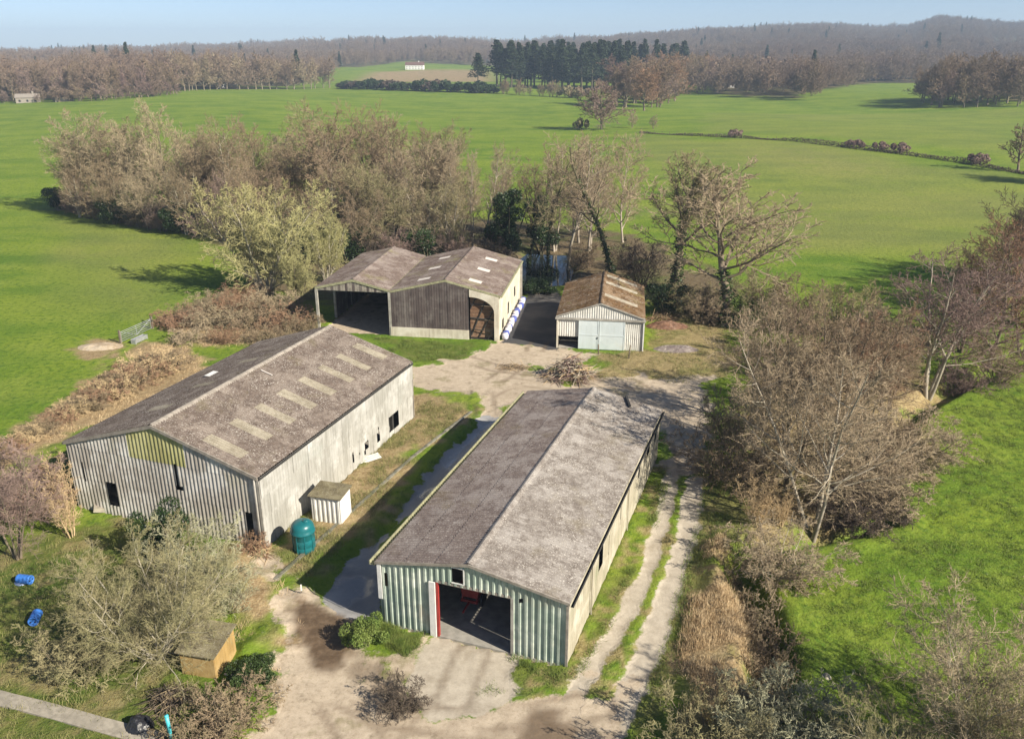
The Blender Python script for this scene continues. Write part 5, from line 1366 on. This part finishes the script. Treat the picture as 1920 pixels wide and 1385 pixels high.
# drums on the lawn
def drum(x, y, label, standing, rz, mat=M_blue):
    o = empty('drum', (x, y, tz(x, y)+(0 if standing else .29)), rz, label=label, cat='drum')
    M = Matrix.Identity(4) if standing else Matrix.Rotation(R(90),4,'X') @ Matrix.Translation((0,0,-.44))
    MB().lathe([(0,.02),(.25,.0),(.28,.02),(.285,.12),(.27,.16),(.285,.28),(.29,.32),(.285,.36),(.285,.54),(.29,.58),(.285,.62),(.27,.74),(.285,.78),(.28,.87),(.25,.89),(.24,.86),(0,.86)], 20, M).put('drum_body', mat, o, True)
    for q in (-.12, .12): MB().lathe([(.0,.9),(.04,.9),(.045,.86)], 10, M @ Matrix.Translation((q,0,0))).put('bung', M_black, o)
x, y = (-26.65,39.09); drum(x, y, 'bright blue plastic drum lying on the lawn, nearer of two', False, R(12))
x, y = (-29.21,42.71); drum(x, y, 'blue drum with crumpled sheet on the lawn, farther of two', False, R(80))
g0.scale = (.88, .88, .85)
o = heap('plastic_sheet', x-.25, y+.1, .5, .4, .35, plain('pale_blue_sheet', (.30,.38,.58), .4, .5, .3, 4), 'crumpled pale blue plastic sheet beside the farther blue drum', 'plastic sheet', 21, 14)
# turquoise post, black sheet, stakes
x, y = (-15.74,30.28)
o = empty('post', (x, y, 0), .3, label='turquoise plastic post standing upright at the bottom edge left of the drive', cat='post')
MB().tube([(0,0,-.2),(0,0,.8),(-.02,0,1.55)], [.09,.09,.085], 10).put('post_tube', M_cyan, o, True)
MB().tube([(-.02,0,1.55),(-.02,0,1.62)], [.105,.09], 10).put('post_cap', M_cyan, o, True)
x, y = (-17.62,31.26); heap('plastic_sheet', x, y, .7, .6, .65, M_black, 'crumpled black plastic heaped on the end of the slab path', 'plastic sheet', 23, 20)
x, y = (-16.28,30.28)
o = empty('metal_frame', (x, y, 0), .5, label='rusty metal frame lying across the slab path beside the black plastic', cat='frame')
MB().bar((-.9,0,.12),(.9,.1,.15),.05).bar((-.7,-.5,.12),(.6,.5,.2),.05).put('bar', M_dark, o); MB().bar((.5,-.6,.13),(-.3,.6,.2),.05).put('bar', M_dark, o)
x, y = (-12.33,41.50)
o = empty('marker_post', (x, y, tz(x, y)), 0, label='thin white-banded marker post at the mouth of the wet lane', cat='post')
MB().box(-.035,.035,-.035,.035,-.2,.35).put('post_foot', M_post, o); MB().box(-.037,.037,-.037,.037,.351,.75).put('post_band', M_white, o)
x, y = (-13.93,34.40)
m = MB(); m.bar((x-.75,y+.25,.18),(x+.75,y-.2,.32),.07); props(m.put('timber_stake', M_sheets), label='pale timber stake lying by the green bush near the drive', cat='timber')
x, y = (-28.45,51.36)
m = MB(); m.box(-.6,.6,-.45,.45,-.1,.22, Matrix.Rotation(R(14),4,'Y')); props(m.put('concrete_slab', M_slab, loc=(x,y,.1), rot=(0,0,.4)), label='pale tilted concrete slab below the dark hole in the grey gable', cat='slab')
x, y = (-11.15,58.93)
props(link('loose_sheet', sheet(-.45,.45,-.9,.9,'rib',.3,.03), M_sheets, None, (x,y,.12), (R(6),R(4),R(-60))), label='loose white sheet lying against the cream barn wall', cat='sheet')
for lab, (x, y), r_ in (('pale boulder under the leaning alder beside the track', (19.45,62.47), .5), ('small pale stone on the grass right of the ditch', (16.03,34.60), .25), ('pale stone at the ditch edge by the lower bramble', (13.59,33.83), .2)):
    heap('stone', x, y, r_*1.2, r_, r_*.9, M_slab, lab, 'stone', int(r_*100), 12)

# white farmhouse and other far buildings
def house(x, y, w, d, h, hr, rz, wallm, roofm, label, nwin=4):
    o = empty('house', (x, y, tz(x, y)-.3), rz, label=label, cat='house')
    MB().box(-w/2, w/2, 0, d, 0, h).put('wall', wallm, o)
    m = MB(); m.v = [(-w/2-.4,-.4,h-.1),(w/2+.4,-.4,h-.1),(w/2+.4,d+.4,h-.1),(-w/2-.4,d+.4,h-.1),(-w/2-.4,d/2,h+hr),(w/2+.4,d/2,h+hr)]
    m.q = [[0,1,5,4],[2,3,4,5],[3,2,1,0]]; m.t = [[1,2,5],[3,0,4]]
    rf = m.put('roof', roofm, o)
    MB().box(w*.2, w*.2+.9, d/2-.5, d/2+.5, h+hr-1.2, h+hr+1.3).put('chimney', wallm, rf)
    for i in range(nwin):
        xx = -w/2+w*(i+.5)/nwin
        for z in ((.9, 2.0), (3.3, 4.3)):
            if z[1] < h: MB().box(xx-.5, xx+.5, -.05, -.004, z[0], z[1]).put('window', M_black, o)
M_tile = plain('roof_tile', (.16,.095,.075), .9, .2, .25)
x, y = (-128.19,1174.32); house(x, y, 24, 9, 6, 4, R(-4), M_white, M_tile, 'white farmhouse with dark roof on the skyline beyond the pale field', 6)
x, y = (-239.62,721.15); house(x, y+14, 7, 6, 4.5, 3.5, R(30), M_white, M_tile, 'small white gabled house between the far tree trunks', 2)
x, y = (-278.83,504.01); house(x, y+4, 12, 7, 3.2, 2.0, R(20), M_trim, M_trim, 'pale low building at the far left field edge', 3)
x, y = (-256.52,500.53); house(x, y+5, 9, 7, 3.0, 2.0, R(20), M_trim, M_tile, 'smaller low building right of the pale far-left building', 2)
x, y = (170.02,690.02); house(x, y+10, 11, 7, 4, 3, R(-10), M_white, M_tile, 'pale cottage glimpsed in the hedgerow above the right field', 3)

# ---------------------------------------------------------------- labels that single out each one of a row
def ordinal(n):
    w = ['first', 'second', 'third', 'fourth', 'fifth', 'sixth', 'seventh', 'eighth', 'ninth', 'tenth']
    if n <= 10: return w[n-1]
    return '%d%s' % (n, 'th' if 10 < n % 100 < 14 else {1: 'st', 2: 'nd', 3: 'rd'}.get(n % 10, 'th'))
TINT = {'pale_twigs': 'pale', 'brown_twigs': 'brown', 'olive_twigs': 'olive', 'purple_twigs': 'purplish', 'russet_twigs': 'russet', 'distant_twigs': 'brown', 'straw_stems': 'straw-coloured', 'dark_twigs': 'dark', 'evergreen_leaves': 'evergreen'}
ROWS = {WOOD: ('bare tree in the wood behind the rear barn', 'left'),
 'scrub patch left of the rear barn': ('scrub bush in the patch beside the rear barn', 'left'),
 'hedge row left of the grey barn': ('bush in the hedge between field and grey barn', 'left'),
 'undergrowth of the wood': ('undergrowth shrub along the wood behind the barns', 'left'),
 'far wood edge, left': ('bare tree fronting the far wood above the left field', 'left'),
 'scrub at the foot of the far left wood': ('low bush at the foot of the far left wood', 'left'),
 'tree row above the left field': ('bare tree in the row above the left field', 'left'),
 'wood between the far fields': ('bare tree in the wood between the far fields', 'left'),
 'wood at the right field corner': ('bare tree in the wood at the right field corner', 'left'),
 'hedgerow above the right field': ('bare tree in the hedgerow above the right field', 'left'),
 'scrub row before the conifers': ('bush before the dark conifers', 'left'),
 'dark hedge above the middle field': ('bush in the dark hedge above the middle field', 'left'),
 'conifer plantation': ('conifer in the dark plantation', 'left')}
for grp, (base, _) in ROWS.items():
    mem = sorted([o for o in COL.objects if o.parent is None and o.get('group') == grp], key=lambda o: o.location.x/o.location.y)
    for i, o in enumerate(mem):
        cr = [c for c in o.children if c.name.startswith('crown')]
        mt = cr[0].material_slots[0].material.name.split('.')[0] if cr else ''
        t_ = TINT.get(mt, '')
        o['label'] = ((t_+' ') if t_ else '') + base + ', ' + ordinal(i+1) + ' from the left'

# ---------------------------------------------------------------- ground cover
def tufts(name, polys, n, hmin, hmax, mat, label, seed, blades=6, spread=.12, wd=.012, patch=.5):
    rg = np.random.default_rng(seed); PT = []
    for poly, share in polys:
        P = np.array(poly); lo, hi = P.min(0), P.max(0); m = int(n*share*3)
        q = rg.uniform(lo, hi, (m, 2)); q = q[inside(q[:,0], q[:,1], poly)]
        q = q[vnoise(q[:,0], q[:,1], .7, seed) > 1-patch-.15*rg.uniform(0, 1, len(q))][:int(n*share)]
        PT.append(q)
    q = np.concatenate(PT); z = terrain(q[:,0], q[:,1])
    i = np.repeat(np.arange(len(q)), blades); k = len(i)
    b = np.c_[q[i]+rg.normal(0, spread, (k, 2)), z[i]-.03]
    h = rg.uniform(hmin, hmax, k)*(.5+.9*vnoise(q[i,0], q[i,1], 1.3, seed+5))
    a = rg.uniform(0, 6.28, k); lean = rg.uniform(.1, 1.5, k)
    tip = b+np.c_[np.cos(a)*lean*h, np.sin(a)*lean*h, h]
    s = np.c_[-np.sin(a+.7), np.cos(a+.7), np.zeros(k)]*(wd*rg.uniform(.7, 1.5, k))[:,None]
    V = np.stack([b-s, b+s, tip], 1).reshape(-1, 3)
    return props(link(name, np_mesh(name, V, T=np.arange(k*3).reshape(-1, 3)), mat), label=label, cat='grass', kind='stuff')
M_gr1 = leafmat('green_blades', (.12,.18,.03), (.22,.26,.06), .8)
M_gr2 = leafmat('dry_blades', (.50,.36,.20), (.64,.50,.31), .9)
M_gr3 = leafmat('rough_blades', (.15,.17,.05), (.32,.28,.12), .9)
FIELD_R = [(14.08,37.58),(20.20,49.18),(26.85,50.47),(32.12,58.20),(35.80,66.18),(51.41,79.11),(58.37,79.11),(25.74,28.50),(14.17,28.50)]
tufts('dead_grass', [(TAN_R,.45),(TAN_R2,.45),(SPOIL,.1)], 9000, .08, .34, M_gr2, 'straw-coloured dead grass along the ditch and streamside', 1, 7)
tufts('dead_grass', [(TAN_L,.5),(TAN_L2,.5)], 5000, .08, .34, M_gr2, 'straw-coloured dead grass on the bank left of the grey barn', 2, 6)
tufts('verge_grass', [(VERGE,.1),(VERGE2,.5),(GREEN_R,.15),(SLOPE_R,.25)], 14000, .08, .32, M_gr1, 'long green grass on the verges round the barns', 3, 7)
tufts('rough_grass', [(APRON,.4),(LAWN,.35),(ROUGH_R,.25)], 12000, .08, .3, M_gr3, 'rough mixed grass on the apron and garden', 4, 7)
tufts('field_grass', [(FIELD_R,1.0)], 30000, .05, .15, M_gr1, 'tussocky green grass of the near right field', 6, 6, .10, .012, .62)

# ---------------------------------------------------------------- haze: the air itself
def haze():
    m = bpy.data.materials.new('haze'); m.use_nodes = True; n = m.node_tree.nodes
    n.remove(n['Principled BSDF'])
    v = n.new('ShaderNodeVolumePrincipled'); v.inputs['Color'].default_value = (.60, .77, 1.0, 1); v.inputs['Density'].default_value = HAZE
    v.inputs['Anisotropy'].default_value = 0.0
    m.node_tree.links.new(v.outputs[0], n['Material Output'].inputs['Volume'])
    o = MB().box(-5100, 5100, -160, 6050, -12, 150).put('haze', m)
    props(o, label='thin pale haze over the whole valley', cat='haze', kind='stuff')
HAZE = 2.1e-4
if HAZE: haze()
